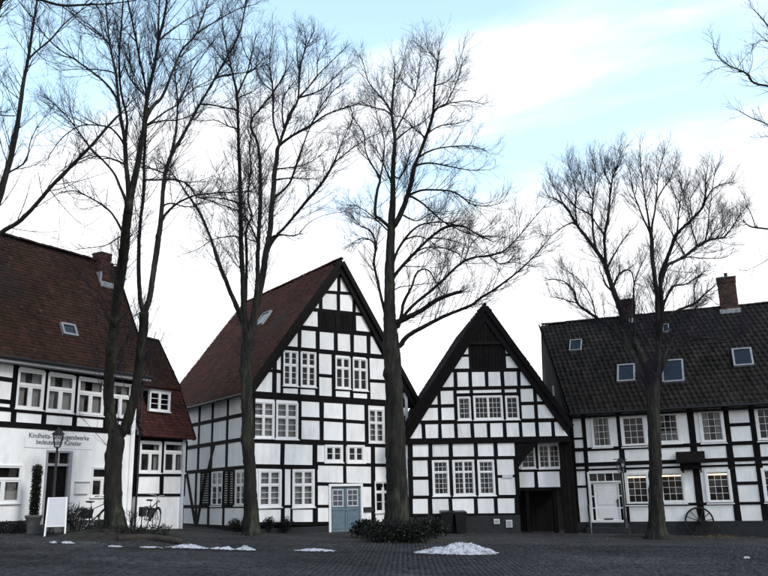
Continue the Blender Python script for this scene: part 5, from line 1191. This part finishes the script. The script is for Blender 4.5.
def offspring(P, R, spacing, lmin, lmax, ang, K, up, rmul, rmax, rend, start=.12, wob=.16, vary=None, tipcut=.6):
    """grow one generation of side shoots from polylines P (N,k,3), R (N,k)"""
    N_, k, _ = P.shape; seg = np.linalg.norm(np.diff(P, axis=1), axis=2); tot = seg.sum(1)
    cnt = np.maximum(1, rng.poisson(np.maximum(tot*(1-start)/spacing, .3)))
    idx = np.repeat(np.arange(N_), cnt); f = start + (1-start)*rng.random(len(idx))**.7
    x = f*(k-1); i = np.minimum(x.astype(int), k-2); w = (x-i)[:, None]
    p = P[idx, i]*(1-w)+P[idx, i+1]*w; d = unit(P[idx, i+1]-P[idx, i]); r = R[idx, i]*(1-w[:, 0])+R[idx, i+1]*w[:, 0]
    q = rng.normal(0, 1, p.shape); q = unit(q - d*(q*d).sum(1, keepdims=True)); a = rng.normal(ang, .16, len(idx))[:, None]
    dd = unit(d*np.cos(a)+q*np.sin(a)); L_ = (lmin+(lmax-lmin)*rng.random(len(idx))**1.3)*(1.15-tipcut*f)
    if vary is not None: L_ = L_*vary[idx]
    step = (L_/(K-1))[:, None]; out = [p]; cur = p; wv = rng.normal(0, wob, p.shape)
    for s in range(K-1):
        dd = unit(dd + rng.normal(0, wob, p.shape) + np.array([0, 0, up]) + .35*wv); cur = cur+dd*step; out.append(cur)
    PP = np.stack(out, 1); r0 = np.minimum(r*rmul, rmax)[:, None]; t = np.linspace(0, 1, K)[None]
    return PP, np.maximum(r0*(1-t)+rend*t, rend)

def tree(name, label, Y, trunk, limbs, dens=1.0, up=.085, base=None, twig_l=1.0, seed=1, tiprad=.0042, extra_ground=0.0, spread=1.0):
    global rng
    rng = np.random.default_rng(seed); random.seed(seed)
    kx = Y/FPX*.5*(1.02 if 100 < trunk[0][0] < 700 else .86)
    tr = [(x, y, w, Y) for x, y, w in trunk]
    built = []
    def to3(pts):
        c = catmull(pts, 5); P = np.array([at(x, y, yy)[:] for x, y, w, yy in c]); w_ = c[:, 2]; w_ = w_*np.interp(w_, [1, 3, 8, 14, 24], [.66, .68, .78, .9, .88]); R = np.maximum(w_*kx, .005); return c, P, R
    c, P, R = to3(tr); b0 = at(trunk[0][0], trunk[0][1], Y); g = gz(b0.x)+extra_ground
    root = empty(name, (P[0][0], P[0][1], g), 0, label, 'tree', 'bare trees on the square')
    O = np.array([P[0][0], P[0][1], g])
    if P[0][2] > g-.1: P = np.vstack([[P[0][0]-.02, P[0][1], g-.25], P]); R = np.concatenate([[R[0]*1.35], R]); c = np.vstack([c[:1], c])
    built.append((c, P, R)); allb = [(P, R)]
    # trunk: densely sampled, uneven bark
    def solid(nm, P, R, S, amp):
        n = max(6, int(np.linalg.norm(np.diff(P, axis=0), axis=1).sum()/.14)); s = np.concatenate([[0], np.cumsum(np.linalg.norm(np.diff(P, axis=0), axis=1))]); q = np.linspace(0, s[-1], n)
        PP = np.stack([np.interp(q, s, P[:, i]) for i in range(3)], 1); RR = np.interp(q, s, R)
        jt = rng.normal(0, 1, (n, 3)); jt = (np.roll(jt, 1, 0)+np.roll(jt, -1, 0)+np.roll(jt, 2, 0)+np.roll(jt, -2, 0)+jt)/2.2; jt[0] = jt[-1] = 0; PP += jt*np.minimum(RR[:, None]*.06+.003, .011)
        V, F_ = tube_batch(PP[None], RR[None], S); V = V.reshape(n, S, 3); cen = PP[:, None]
        k = np.arange(S)*2*np.pi/S; ph = rng.random(4)*6.3; qq = q[:, None]
        m = 1 + amp*(.5*np.sin(3*k+ph[0]+qq*.9)+.5*np.sin(5*k+ph[1]-qq*.6)+.4*np.sin(2*k+ph[2]+qq*2.1)+.32*np.sin(7*k+ph[3]+.8*np.sin(qq*1.7))) + rng.normal(0, amp*.32, (n, S))
        bb = [(rng.random()*q[-1], rng.random()*6.28, rng.uniform(.12, .34)) for _ in range(int(q[-1]/.9)+1)]
        for (qb, kb, ab) in bb: m = m + ab*np.exp(-((qq-qb)/(RR[:, None]*.55))**2)*np.exp(-(1-np.cos(k-kb))/.12)
        V = cen+(V-cen)*m[..., None]; V = V.reshape(-1, 3)-O
        nb = len(V); V = np.vstack([V, PP[-1]-O]); tip = [( (n-1)*S+i, (n-1)*S+(i+1) % S, nb, nb) for i in range(S)]
        o = obj(nm, V, [tuple(f) for f in F_.tolist()] + [t[:3] for t in tip], 'bark', root, True); return o
    # buttress at the foot
    tdir = unit(P[-1]-P[-3]); Pt_ = np.vstack([P, P[-1]+tdir*R[-1]*.55, P[-1]+tdir*R[-1]*.95]); Rt = np.concatenate([R, [R[-1]*.78, R[-1]*.35]]); z = Pt_[:, 2]-g; Rt = Rt*(1+.22*np.exp(-np.maximum(z, 0)/.25)); solid('trunk', Pt_, Rt, 26, .075)
    for li, lm in enumerate(limbs):
        pts = lm; x0, y0 = pts[0][0], pts[0][1]; best = None
        for (c2, P2, R2) in built:
            d = np.hypot(c2[:, 0]-x0, c2[:, 1]-y0); i = int(d.argmin())
            if best is None or d[i] < best[0]: best = (d[i], c2[i, 3], R2[i], c2, i)
        Ys = best[1]; Lp = sum(math.hypot(pts[i+1][0]-pts[i][0], pts[i+1][1]-pts[i][1]) for i in range(len(pts)-1))
        dy = rng.uniform(-.55, .55)*Lp*Y/FPX*spread; acc = 0; q = []
        for i, pt in enumerate(pts):
            if i: acc += math.hypot(pts[i][0]-pts[i-1][0], pts[i][1]-pts[i-1][1])
            w = pt[2] if len(pt) > 2 else None; q.append([pt[0], pt[1], w, Ys+dy*(acc/Lp)**1.2])
        c2, i2 = best[3], best[4]; j2 = i2
        while j2 > 0 and math.hypot(c2[j2, 0]-x0, c2[j2, 1]-y0) < 5+.5*(pts[0][2] if len(pts[0]) > 2 else 3): j2 -= 1
        ws = [r[2] for r in q]; wa = ws[0] if ws[0] else 3.0; wb = ws[-1] if ws[-1] else max(.7, wa*.28)
        for i in range(len(q)):
            if q[i][2] is None: q[i][2] = wa+(wb-wa)*(i/(len(q)-1))**.8
        if math.hypot(c2[j2, 0]-x0, c2[j2, 1]-y0) < 22: q = [[c2[j2, 0]*.8+x0*.2, c2[j2, 1], min(q[0][2]*.85, c2[j2, 2]*.6), c2[j2, 3]]]+q
        c, P, R = to3(q); built.append((c, P, R)); allb.append((P, R)); solid('limb', P, R, 9 if wa > 4 else 7, .045)
    # resample limbs to equal counts for the growth of shoots
    K0 = 14; PL = []; RL = []; Ln = []
    for bi, (P, R) in enumerate(allb):
        s = np.concatenate([[0], np.cumsum(np.linalg.norm(np.diff(P, axis=0), axis=1))]); lo = .0
        if bi == 0: lo = s[-1]*.62
        q = np.linspace(lo, s[-1], K0); PL.append(np.stack([np.interp(q, s, P[:, i]) for i in range(3)], 1)); RL.append(np.interp(q, s, R)); Ln.append(s[-1])
    PL, RL, Ln = np.array(PL), np.array(RL), np.array(Ln); vary = np.clip(Ln/5, .62, 1.15)
    P1, R1 = offspring(PL, RL, .205/dens, 1.1*twig_l, 3.9*twig_l, .68, 8, up*1.0, .55, .015, .0048, .15, .05, vary, .90)
    # leaders: each limb runs on past its traced tip
    e = unit(PL[:, -1]-PL[:, -3]); m = 3; reps = np.repeat(np.arange(len(PL)), m); st = PL[reps, -1]; dd = unit(e[reps]+rng.normal(0, .35, (len(reps), 3))); out = [st]; cur = st
    Lr = rng.uniform(.3, .9, len(reps))*twig_l
    for k in range(7): dd = unit(dd+rng.normal(0, .06, dd.shape)+np.array([0, 0, up])); cur = cur+dd*(Lr/7)[:, None]; out.append(cur)
    PT = np.stack(out, 1); RT = np.maximum(np.minimum(RL[reps, -1]*.8, .02)[:, None]*(1-np.linspace(0, 1, 8))[None], .006)
    P1 = np.concatenate([P1, PT]); R1 = np.concatenate([R1, RT])
    P2, R2 = offspring(P1, R1, .22/dens, .4*twig_l, 1.5*twig_l, .60, 5, up*.9, .62, .0070, .0034, .12, .06, None, .75)
    P3, R3 = offspring(P2, R2, .185/dens, .2*twig_l, .7*twig_l, .58, 3, up*.8, .7, .0042, tiprad*.62, .1, .08)
    V1, F1 = tube_batch(P1, R1, 5); br = fast_obj('branches', V1-O, F1, 'twig', root, True); tag(br, kind='stuff')
    V2, F2 = tube_batch(P2, R2, 3); V3, F3 = tube_batch(P3, R3, 3)
    cr = fast_obj('crown', np.vstack([V2, V3])-O, np.vstack([F2, F3+len(V2)]), 'twig', root, True); tag(cr, kind='stuff')
    print(name, label[:30], 'shoots', len(P1), len(P2), len(P3), 'base', [round(v, 2) for v in O], 'top z', round(float(max(P[:, 2].max() for P, R in allb)), 1))
    return root

tree('bare_tree', 'twin-stemmed bare tree in front of the gallery house and annex', 32,
  [(115, 529, 25), (114, 512, 19), (113, 490, 17), (113, 465, 16.5), (115, 448, 17.5), (116, 438, 17), (118, 428, 9)],
  [ # left stem up to its division
   [(114, 440, 12.5), (110.5, 418), (108.6, 389), (112.5, 343, 11.5), (117, 303), (123, 257, 10.5), (127, 220), (129, 200, 9.5)],
   [(129, 202, 6.5), (126, 165), (124.7, 142), (119.5, 108), (115.6, 74), (110, 46), (106, 8, 2)],
   [(128, 204, 8.5), (134.5, 178), (140.5, 147), (144, 124), (147, 97), (154, 67), (158.5, 40), (165, 13), (170, -22, 2)],
   [(124.8, 150, 4), (127, 120), (121, 90), (119, 60), (121, 30), (124, -12, 1.6)],
   [(154.5, 66, 4), (158, 40), (159, 15), (160, -20, 1.5)],
   [(147, 115, 5), (155, 104), (162, 97), (173, 70), (182, 50), (196, 34), (207, 4), (212, -15, 1.4)],
   # right stem
   [(117, 440, 11), (128, 421, 11.5), (136.5, 385), (141.5, 343, 10.5), (144, 312, 11)],
   [(143, 312, 6.5), (139.5, 297), (138.5, 252), (139.3, 233), (143.5, 188), (144.5, 150), (146, 120), (146, 92), (137, 45), (128, 0), (125, -20, 1.5)],
   [(145, 311, 8), (149.5, 296), (157, 248, 7.5), (161, 218), (164, 180), (171, 156), (181, 139), (191, 120), (200, 104), (216, 77), (229, 54), (240, 32), (248, -8, 2)],
   [(171, 156, 4.5), (176, 130), (177.5, 101), (174.5, 75), (176, 61, 2)],
   [(178, 105, 3.5), (181, 98), (190, 77), (194, 67), (216, 38, 1.2)],
   [(216, 78, 3), (232, 74), (246, 72), (262, 66, 1)],
   [(200, 104, 3), (222, 107), (237, 111), (250, 118, 1)],
   # side branches
   [(123, 233, 3.4), (113, 215), (101, 204), (90, 198), (76, 191), (63, 192, 1.2)],
   [(125.5, 200, 4), (119, 184), (113, 172), (101, 158), (90, 147), (70, 120), (50, 100, 1.4)],
   [(125, 165, 3), (112, 159), (97, 156), (77, 163, 1)],
   [(124, 144, 3), (117, 134), (108, 127), (90, 125), (77, 127), (62, 138), (50, 154, 1)],
   [(122, 236, 2.2), (115, 240), (107, 245), (95, 247), (80, 249, .8)],
   [(117, 99, 3.6), (108, 86), (95, 74), (74, 59), (54, 45), (34, 22, 1.2)],
   [(161, 222, 4.2), (166, 213), (178, 203), (190, 197), (205, 194), (236, 192), (255, 192, 1.4)],
   [(164, 181, 3.4), (175, 180), (184, 182), (190, 187), (196, 196), (204, 199), (225, 206), (240, 214, 1)],
   [(163, 206, 3), (172, 203), (182, 206), (192, 207, 1.4)], [(144, 180, 3), (155, 180), (164, 179, 2)],
   [(166, 175, 2.6), (150, 168), (135, 160), (122, 160, .9)],
   [(144, 128, 3), (153, 121), (165, 112), (178, 104), (195, 88), (215, 78, 1)],
   [(148, 125, 2.6), (162, 121), (178, 120), (190, 116, 1)],
   [(110, 46, 2.5), (98, 32), (85, 22), (70, 12, 1)], [(116, 74, 2.2), (101, 70), (80, 69), (60, 71, .8)], [(147, 97, 3), (137, 88), (128, 74), (124, 58, 1)],
   [(158, 42, 2.6), (172, 30), (186, 20), (200, 12, 1)], [(196, 34, 2.4), (215, 22), (236, 10), (256, 4, 1)]],
  dens=1.15, twig_l=.9, seed=11, base=None)

tree('bare_tree', 'bare many-limbed tree before the corner of the tall gabled house', 35,
  [(252, 531, 18), (251.5, 510, 15), (250, 480, 13.5), (248, 440, 13), (246.5, 400, 12.5), (246, 365, 12.5), (247.3, 345, 12.5), (248, 332, 8)],
  [[(247, 342, 7.5), (241.5, 318, 7), (229, 289, 6), (217, 258, 5.5), (211.6, 240), (198, 210, 4.5), (184.5, 190), (171, 172), (158, 160, 1.5)],
   [(246, 338, 8), (244, 312, 8), (242.7, 275, 6.5), (241, 238, 6), (240, 178, 5), (238.5, 140), (238, 118), (237, 95, 4), (231, 67), (226, 46), (222, 22, 1.4)],
   [(237, 96, 3.2), (243, 82), (248, 70), (251.6, 54), (256, 36, 1.2)],
   [(245.5, 300, 4.5), (246.2, 280), (246.6, 250, 4), (246, 230), (252, 216), (247.7, 199), (251, 169), (249, 148), (252, 128), (250, 104, 1.3)],
   [(250, 335, 7), (254.5, 308, 6.5), (257, 285, 6), (258, 245, 5.5), (260.4, 197, 5), (260, 162, 4.4), (257, 141), (250, 124), (260.5, 108), (274, 92), (284, 74, 1.2)],
   [(251, 336, 9.5), (255, 313, 9.5), (261, 285, 8.5), (266, 254, 8), (269, 238, 7.5), (272.5, 196, 7), (276, 162, 6.5), (280, 142), (290, 115, 5.5), (298, 99), (299.5, 72, 4), (303.5, 54), (314, 31, 1.4)],
   [(298, 99, 3.6), (308, 88), (317, 76), (330, 63), (342, 51, 1.2)], [(299, 98, 3.4), (312, 94), (322, 89), (335, 77), (347, 65, 1.1)],
   [(299.5, 74, 2.8), (297, 56), (297, 38, 1)], [(303.5, 54, 2.4), (306, 40), (303, 26, .9)], [(317, 76, 2.2), (318, 60), (326, 44, .9)],
   [(270, 245, 5), (278, 234), (286, 226), (304, 204, 4.4), (322, 183, 4), (333, 165, 3.6), (338, 152), (344, 138), (352, 120, 1.2)],
   [(333, 165, 2.6), (347, 152), (365, 140), (380, 133, .9)],
   [(273, 200, 4.5), (280, 193), (290, 182), (299, 157, 3.4), (305, 140), (301, 148, 2)][:5] + [(314, 120), (326, 106, 1.2)],
   [(278, 147, 5), (292, 136), (310, 126, 3.8), (326, 115), (350, 106), (364, 103, 1)],
   [(310, 126, 2.8), (322, 105), (334, 90), (344, 82, 1)], [(350, 106, 1.8), (352, 122), (345, 140, .8)],
   [(279, 142, 4), (273.5, 121), (273, 92, 3.2), (270, 66), (270.5, 50), (273, 28, 1.1)], [(273, 92, 2.6), (283, 78), (287, 60), (286, 38, 1)],
   [(284, 130, 3.4), (282, 112), (285, 95), (296, 80, 1.1)], [(273, 92, 2.4), (262, 82), (256, 66), (262, 44, 1)],
   [(276, 170, 3), (286, 168), (300, 166), (314, 160), (328, 148, .9)], [(275, 180, 3), (290, 178), (306, 179), (316, 179, 1)],
   [(272, 237, 3.4), (283, 235), (292, 236), (299, 234, 1.6)], [(299, 234, 1.4), (309, 223), (325, 215), (344, 212, .6)],
   [(240, 205, 3.2), (225, 199), (206, 197, 1.2)], [(258, 245, 3), (250, 225), (240, 212), (222, 205), (205, 199, 1)], [(259, 243, 2.6), (250, 240), (244, 236, 1.2)],
   [(238, 237, 2.2), (225, 237), (212, 240), (198, 249), (184, 254, .6)], [(238, 130, 2.6), (228, 126), (216, 120), (204, 121, .9)], [(237, 110, 2.4), (226, 108), (212, 108, .9)],
   [(252, 66, 2), (244, 50), (240, 34, .9)], [(231, 67, 2.2), (222, 58), (212, 46, .9)], [(238, 98, 2), (252, 92), (262, 84, .9)]],
  dens=1.32, twig_l=.84, seed=5)

tree('bare_tree', 'tallest bare tree with ivy-dark trunk between the two gables', 33.4,
  [(397, 532, 29), (397, 512, 25), (397, 490, 23), (396, 460, 22), (395, 420, 20), (393, 385, 18.5), (391.5, 355, 17.5), (390.5, 335, 16), (389.7, 300, 12.5), (390, 262, 11.5), (391.5, 226, 9.5), (392.6, 196, 7.5), (393.3, 163, 6), (395, 137, 5), (391.8, 115, 4), (393.5, 90, 3), (395, 66, 1.6)],
  [[(391.5, 230, 8), (398, 220, 7.5), (409, 191, 6.5), (413.5, 168, 6), (417, 159), (426, 137, 4.6), (432.6, 114, 4), (434.8, 85, 3), (437.5, 62), (439.5, 44, 1.2)],
   [(432, 115, 3.2), (438, 108), (446, 104), (458, 102), (470, 101), (482, 104, 1)], [(446, 104, 2), (452, 92), (458, 78), (461, 66, .8)],
   [(415, 167, 3.6), (424, 163.5), (435, 163.5), (452, 167), (470, 170), (486, 170, 1)], [(418, 158, 3.2), (430, 151), (448, 147), (470, 146), (484, 150, 1)],
   [(408, 196, 4.2), (414, 193), (424, 190), (448, 190.5), (461, 196), (471, 204), (485, 206), (498, 204, 1)], [(409, 196, 3.8), (418, 200), (426, 206), (444, 222), (460, 230), (476, 236, 1.2)],
   [(400, 214, 3.6), (408, 218), (418, 221), (430, 214), (445, 212, 1)],
   [(392.5, 279, 5.5), (399, 270), (410, 258, 4.8), (430, 238), (446, 227, 4.2), (462, 226), (474, 232), (482, 236.6, 3), (490, 240, 1.4)],
   [(393, 264, 4.4), (398, 250), (405.5, 238, 3.8), (414, 229), (424, 224), (444, 222), (458, 226, 1.6)],
   [(404, 265, 2.8), (420, 250), (438, 247), (455, 252), (468, 262, .9)], [(405, 240, 2.6), (418, 236), (432, 242), (440, 254, .9)],
   [(391, 326, 8), (402, 320, 7.5), (419, 312, 6.6), (429, 305), (437, 300, 6), (449, 295), (462, 291.5, 4.5)],
   [(400, 345, 7), (405, 338, 6), (419, 329, 5.4), (444, 316.5, 4.6), (470, 306, 4), (480, 298.5), (498, 287, 3), (522, 268), (538, 252), (548, 240, 1)],
   [(398, 327, 5), (402, 312), (404, 302, 4.4), (412, 286), (415, 276), (419.5, 270.5), (428, 270), (437, 284), (441, 292, 1.4)],
   [(405, 314, 4.6), (418, 301), (439, 284, 4), (453, 270), (464, 261, 3.4), (476, 257), (489, 256, 3), (504, 251), (515, 240), (525, 229), (543, 208, 1)],
   [(489, 256, 2), (500, 264), (512, 262), (530, 266, .8)], [(464, 261, 2), (470, 246), (480, 236), (496, 224, .8)],
   [(386, 318, 4.6), (383, 304, 4.2), (377, 279, 3.8), (374, 262, 3.6), (376, 245, 3.2), (372, 233), (368, 229, 2.4), (360, 225.5), (351, 214, 1)],
   [(376, 245, 2.6), (366, 238), (357, 240), (346, 248, .8)],
   [(388, 226, 5), (380, 219, 4.8), (375, 214, 4.4), (377, 191, 4), (380, 179, 3.8), (374, 168), (369, 160), (365, 148), (364, 134, 2.4), (354, 119), (347, 108, 1)],
   [(380, 179, 3), (383, 163), (384, 140), (378, 119), (374, 102, 1)], [(392, 185, 3.4), (386, 170), (380, 155), (372, 146, 1)],
   [(391.5, 116, 3), (385, 110), (376, 108), (365, 105), (356, 104, .9)], [(391.5, 113, 3), (384, 101), (369, 83), (364, 65), (360, 56, .9)],
   [(394.5, 134, 3.4), (401, 121), (408, 107), (415.5, 92), (419, 69), (421, 52, .9)], [(415.5, 92, 2), (405, 84), (398, 74, .8)], [(393.5, 90, 2), (400, 74), (404, 58, .8)], [(396, 140, 2.8), (408, 130), (420, 124), (430, 116, 1)],
   [(425, 138, 2.6), (414, 128), (404, 118), (396, 116, 1)], [(400, 178, 2.8), (408, 160), (412, 140), (420, 124, 1)], [(427, 134, 2.6), (440, 126), (455, 124), (470, 120, .8)],
   [(438, 62, 1.8), (430, 52), (424, 42, .7)], [(434.8, 86, 2), (446, 82), (456, 72), (460, 60, .8)], [(482, 236, 1.8), (495, 236), (508, 238, .8)], [(432, 238, 2.2), (450, 240), (470, 246, .8)],
   [(385, 228, 2.4), (370, 214), (356, 206), (344, 205, .8)], [(388, 296, 2.2), (398, 288), (408, 286), (424, 284), (440, 282, .9)]],
  dens=1.35, twig_l=.82, seed=23)

tree('bare_tree', 'broad domed bare tree in front of the long house on the right', 36.5,
  [(657.5, 532, 19), (657, 515, 16), (656, 490, 14), (655, 450, 13), (654, 415, 13), (653, 395, 13.5), (653.5, 385, 12.5), (655, 375, 8)],
  [[(651, 390, 6), (641.5, 376, 5.5), (632.5, 354, 5), (617, 333.5, 4.8), (597, 318, 4.2), (578, 304, 3.6), (574, 291, 3), (563, 281), (547, 279, 1.2)],
   [(597, 318, 2.4), (592, 300), (586, 288), (575, 276), (562, 268, .9)], [(578, 304, 2), (566, 300), (552, 297, .8)],
   [(652, 388, 8.5), (642, 358, 8), (631, 334, 7.5), (622.5, 316, 7.5), (612, 286, 7), (605, 264, 6), (595.5, 250, 5.5), (576, 223.5, 4), (564, 205, 3.2), (548, 196, 1.2)],
   [(576, 223.5, 3), (569, 224), (562.7, 227), (550, 236), (540, 234, .8)], [(577, 224, 2.6), (575, 205), (576, 192), (568, 163, 1)],
   [(596, 250, 4), (593, 232), (592, 217, 3.4), (584, 211), (576, 207), (566, 196), (556, 186, 1)], [(592, 217, 3), (593, 199), (595.5, 174), (592, 156, 1)],
   [(606, 266, 5), (605, 250), (604.5, 237, 4.4), (609, 212, 3.8), (611, 185), (618, 163), (622, 152, 1)], [(604.5, 236, 3), (598, 226), (592, 217, 2)], [(611, 186, 2.4), (604, 172), (600, 156, .9)],
   [(564, 205, 2), (556, 190), (550, 180, .8)], [(593, 200, 2.2), (584, 186), (580, 168, .9)],
   [(613, 288, 4), (618, 276), (626, 270), (632, 273), (634, 290), (631, 302, 1)], [(606, 285, 3), (603, 277), (600, 270, 1.4)], [(610, 262, 3), (618, 248), (626, 236), (634, 228, .9)],
   [(634, 344, 4.6), (634.5, 325), (634, 305), (634, 285), (640, 268), (645, 258, 1)],
   [(655, 388, 8.5), (658.3, 363, 8), (658, 330, 7.5), (657, 295, 6.5), (653, 264, 6), (651.5, 240, 5.5), (650, 230, 5.2)],
   [(650, 232, 3.6), (645, 222), (638, 205), (633, 190), (630, 172, 1)], [(650, 231, 3.6), (646, 205), (643, 185), (640.5, 162), (640, 148, 1)], [(651.5, 230, 4), (654, 215), (656.4, 199), (658.7, 172), (664, 154, 1)], [(657, 200, 2.2), (664, 188), (671, 176), (676, 160, .9)],
   [(659, 345, 5.8), (662, 314, 5.4), (661, 290, 5.2), (660, 278, 5), (663, 268, 5), (672, 246, 4.4), (676.5, 234, 4), (692, 219, 3.4), (704.5, 203, 3), (706, 178), (708, 166, 1)],
   [(661, 284, 5), (667, 266, 4.8), (676, 261), (685.5, 256, 4.2), (699, 245, 3.8), (712, 239), (724, 237, 3), (733, 226), (740, 215), (746, 207, 1)],
   [(677, 233, 2.8), (678.6, 214), (681, 194), (682, 176, .9)], [(697, 246, 2.6), (692, 230), (689, 214), (684, 196), (681, 184, .9)], [(685, 256, 2.6), (676, 240), (668, 226), (662, 214, .9)], [(704, 243, 2.6), (708, 228), (709, 214), (713.5, 180), (716, 168, .9)], [(704.5, 203, 2.2), (712, 190), (722, 184), (731, 183, .9)], [(692, 219, 2), (690, 200), (698, 186, .9)], [(716, 238, 1.8), (722, 228), (722, 212, .8)],
   [(686, 257, 1.8), (704, 258), (722, 258), (731, 254, .8)], [(708, 240, 2), (716, 230), (723, 227, 1)],
   [(663, 320, 4.2), (676, 311), (694, 304, 3.6), (703.5, 295), (712, 288), (718, 283, 1.4)], [(664, 304, 4), (668, 294), (674, 286, 3.4), (686, 284), (697, 277, 3), (704, 272, 1)], [(694, 304, 2), (694, 290), (696, 282, 1.2)], [(703, 296, 1.6), (710, 298), (716, 304, .8)],
   [(661, 372, 4.6), (668, 358), (678.6, 347, 4), (687, 341), (697, 338, 3.4), (710, 338), (722, 339.5), (733, 338), (740, 334, 1.2)], [(663, 360, 4.4), (670, 344), (679, 326.5, 3.6), (694, 309), (706, 300, 1.2)], [(739, 335, 1), (741, 325, .7)]],
  dens=1.5, seed=31, twig_l=.8, up=.12)

tree('bare_tree', 'bare tree at the far left whose leaning limbs reach in over the gallery roof', 25,
  [(-52, 575, 34), (-50, 520, 28), (-46, 440, 26), (-42, 360, 24), (-38, 300, 22)],
  [[(-40, 310, 14), (-22, 262, 12), (0, 195, 10), (8, 170, 8.6), (15, 140), (18.5, 120, 7), (21, 98), (26, 68, 5.6), (30, 45), (34, 20), (37, 0, 4), (42, -35, 2)],
   [(-40, 318, 10), (-25, 262, 8.5), (0, 234, 7.4), (20, 221, 6.6), (45, 194, 6), (70, 167, 5.4), (90, 147, 4.8), (113, 121, 4), (122, 112), (131, 102, 2)],
   [(28, 60, 4), (38, 50), (50, 40, 3.4), (62, 26), (72, 17), (90, 4), (104, -10, 1.4)], [(7, 174, 3.6), (17, 168), (25, 162, 3), (28, 155), (30, 142), (36, 129), (44, 118, 1.2)],
   [(-42, 290, 12), (-40, 200, 10), (-25, 80, 8), (0, 5, 6), (10, -20, 3)], [(-20, 60, 6), (-4, 5, 5.6), (30, -2, 5), (58, 5, 4.6), (80, 5, 4), (104, 4), (130, 1), (158, -5, 1.6)],
   [(20, 100, 2), (10, 92), (0, 80), (-12, 76, .8)], [(34, 20, 2.6), (24, 8), (14, -6, 1.2)], [(60, 5, 2.4), (72, 14), (88, 30), (104, 42, .9)], [(0, 115, 2.4), (2, 111), (5, 112, 1.6)],
   [(30, 45, 2.2), (42, 58), (50, 62, .9)], [(45, 194, 1.8), (52, 180), (64, 168), (80, 163, .7)], [(50, 190, 1.8), (60, 203), (72, 216), (84, 226, .6)], [(62, 176, 1.6), (66, 190), (76, 199), (90, 200, .6)], [(95, 4, 2.6), (104, 20), (107, 40, 1)]],
  dens=1.0, seed=42, twig_l=.8, tiprad=.0036, spread=.6)

tree('bare_tree', 'bare tree at the far right whose branch tips reach in beside the chimney sky', 30,
  [(842, 600, 26), (838, 480, 22), (834, 360, 20), (832, 280, 18)],
  [[(832, 290, 9), (822, 180, 8), (800, 105, 6), (782, 90, 4.6), (768, 86, 4), (754, 83, 3.6), (748, 75), (742, 71, 3), (730, 66), (720, 59, 2), (714.5, 50), (713, 39, .9)],
   [(832, 300, 7), (815, 190, 5.6), (792, 140, 3.6), (768, 125, 2.4), (752, 118), (738, 110, .9)], [(832, 300, 7), (815, 250, 5), (790, 234, 4), (768, 229, 3.4), (752, 227, 3), (745, 223), (737, 216, 1)], [(756, 227, 2), (752, 216), (747, 205), (744, 196, .8)],
   [(824, 200, 7), (806, 90, 5), (784, 50, 3.6), (768, 26, 2.4), (758, 14), (752, 8, .8)], [(748, 76, 1.6), (752, 64), (752, 50, .7)], [(737, 69, 1.4), (744, 58), (752, 50, .6)], [(729, 66, 1.2), (722, 67), (712, 71, .6)], [(770, 42, 2), (762, 40), (756, 43, .7)],
   [(818, 220, 5), (796, 176, 3), (774, 140), (762, 137, .8)], [(800, 236, 3), (780, 250), (764, 262), (748, 270, .7)]],
  dens=.8, seed=57, twig_l=.62, tiprad=.0036, spread=.5)
print('objects', len(bpy.data.objects), 'tris', sum(len(o.data.loops)-2*len(o.data.polygons) for o in bpy.data.objects if o.type == 'MESH'))
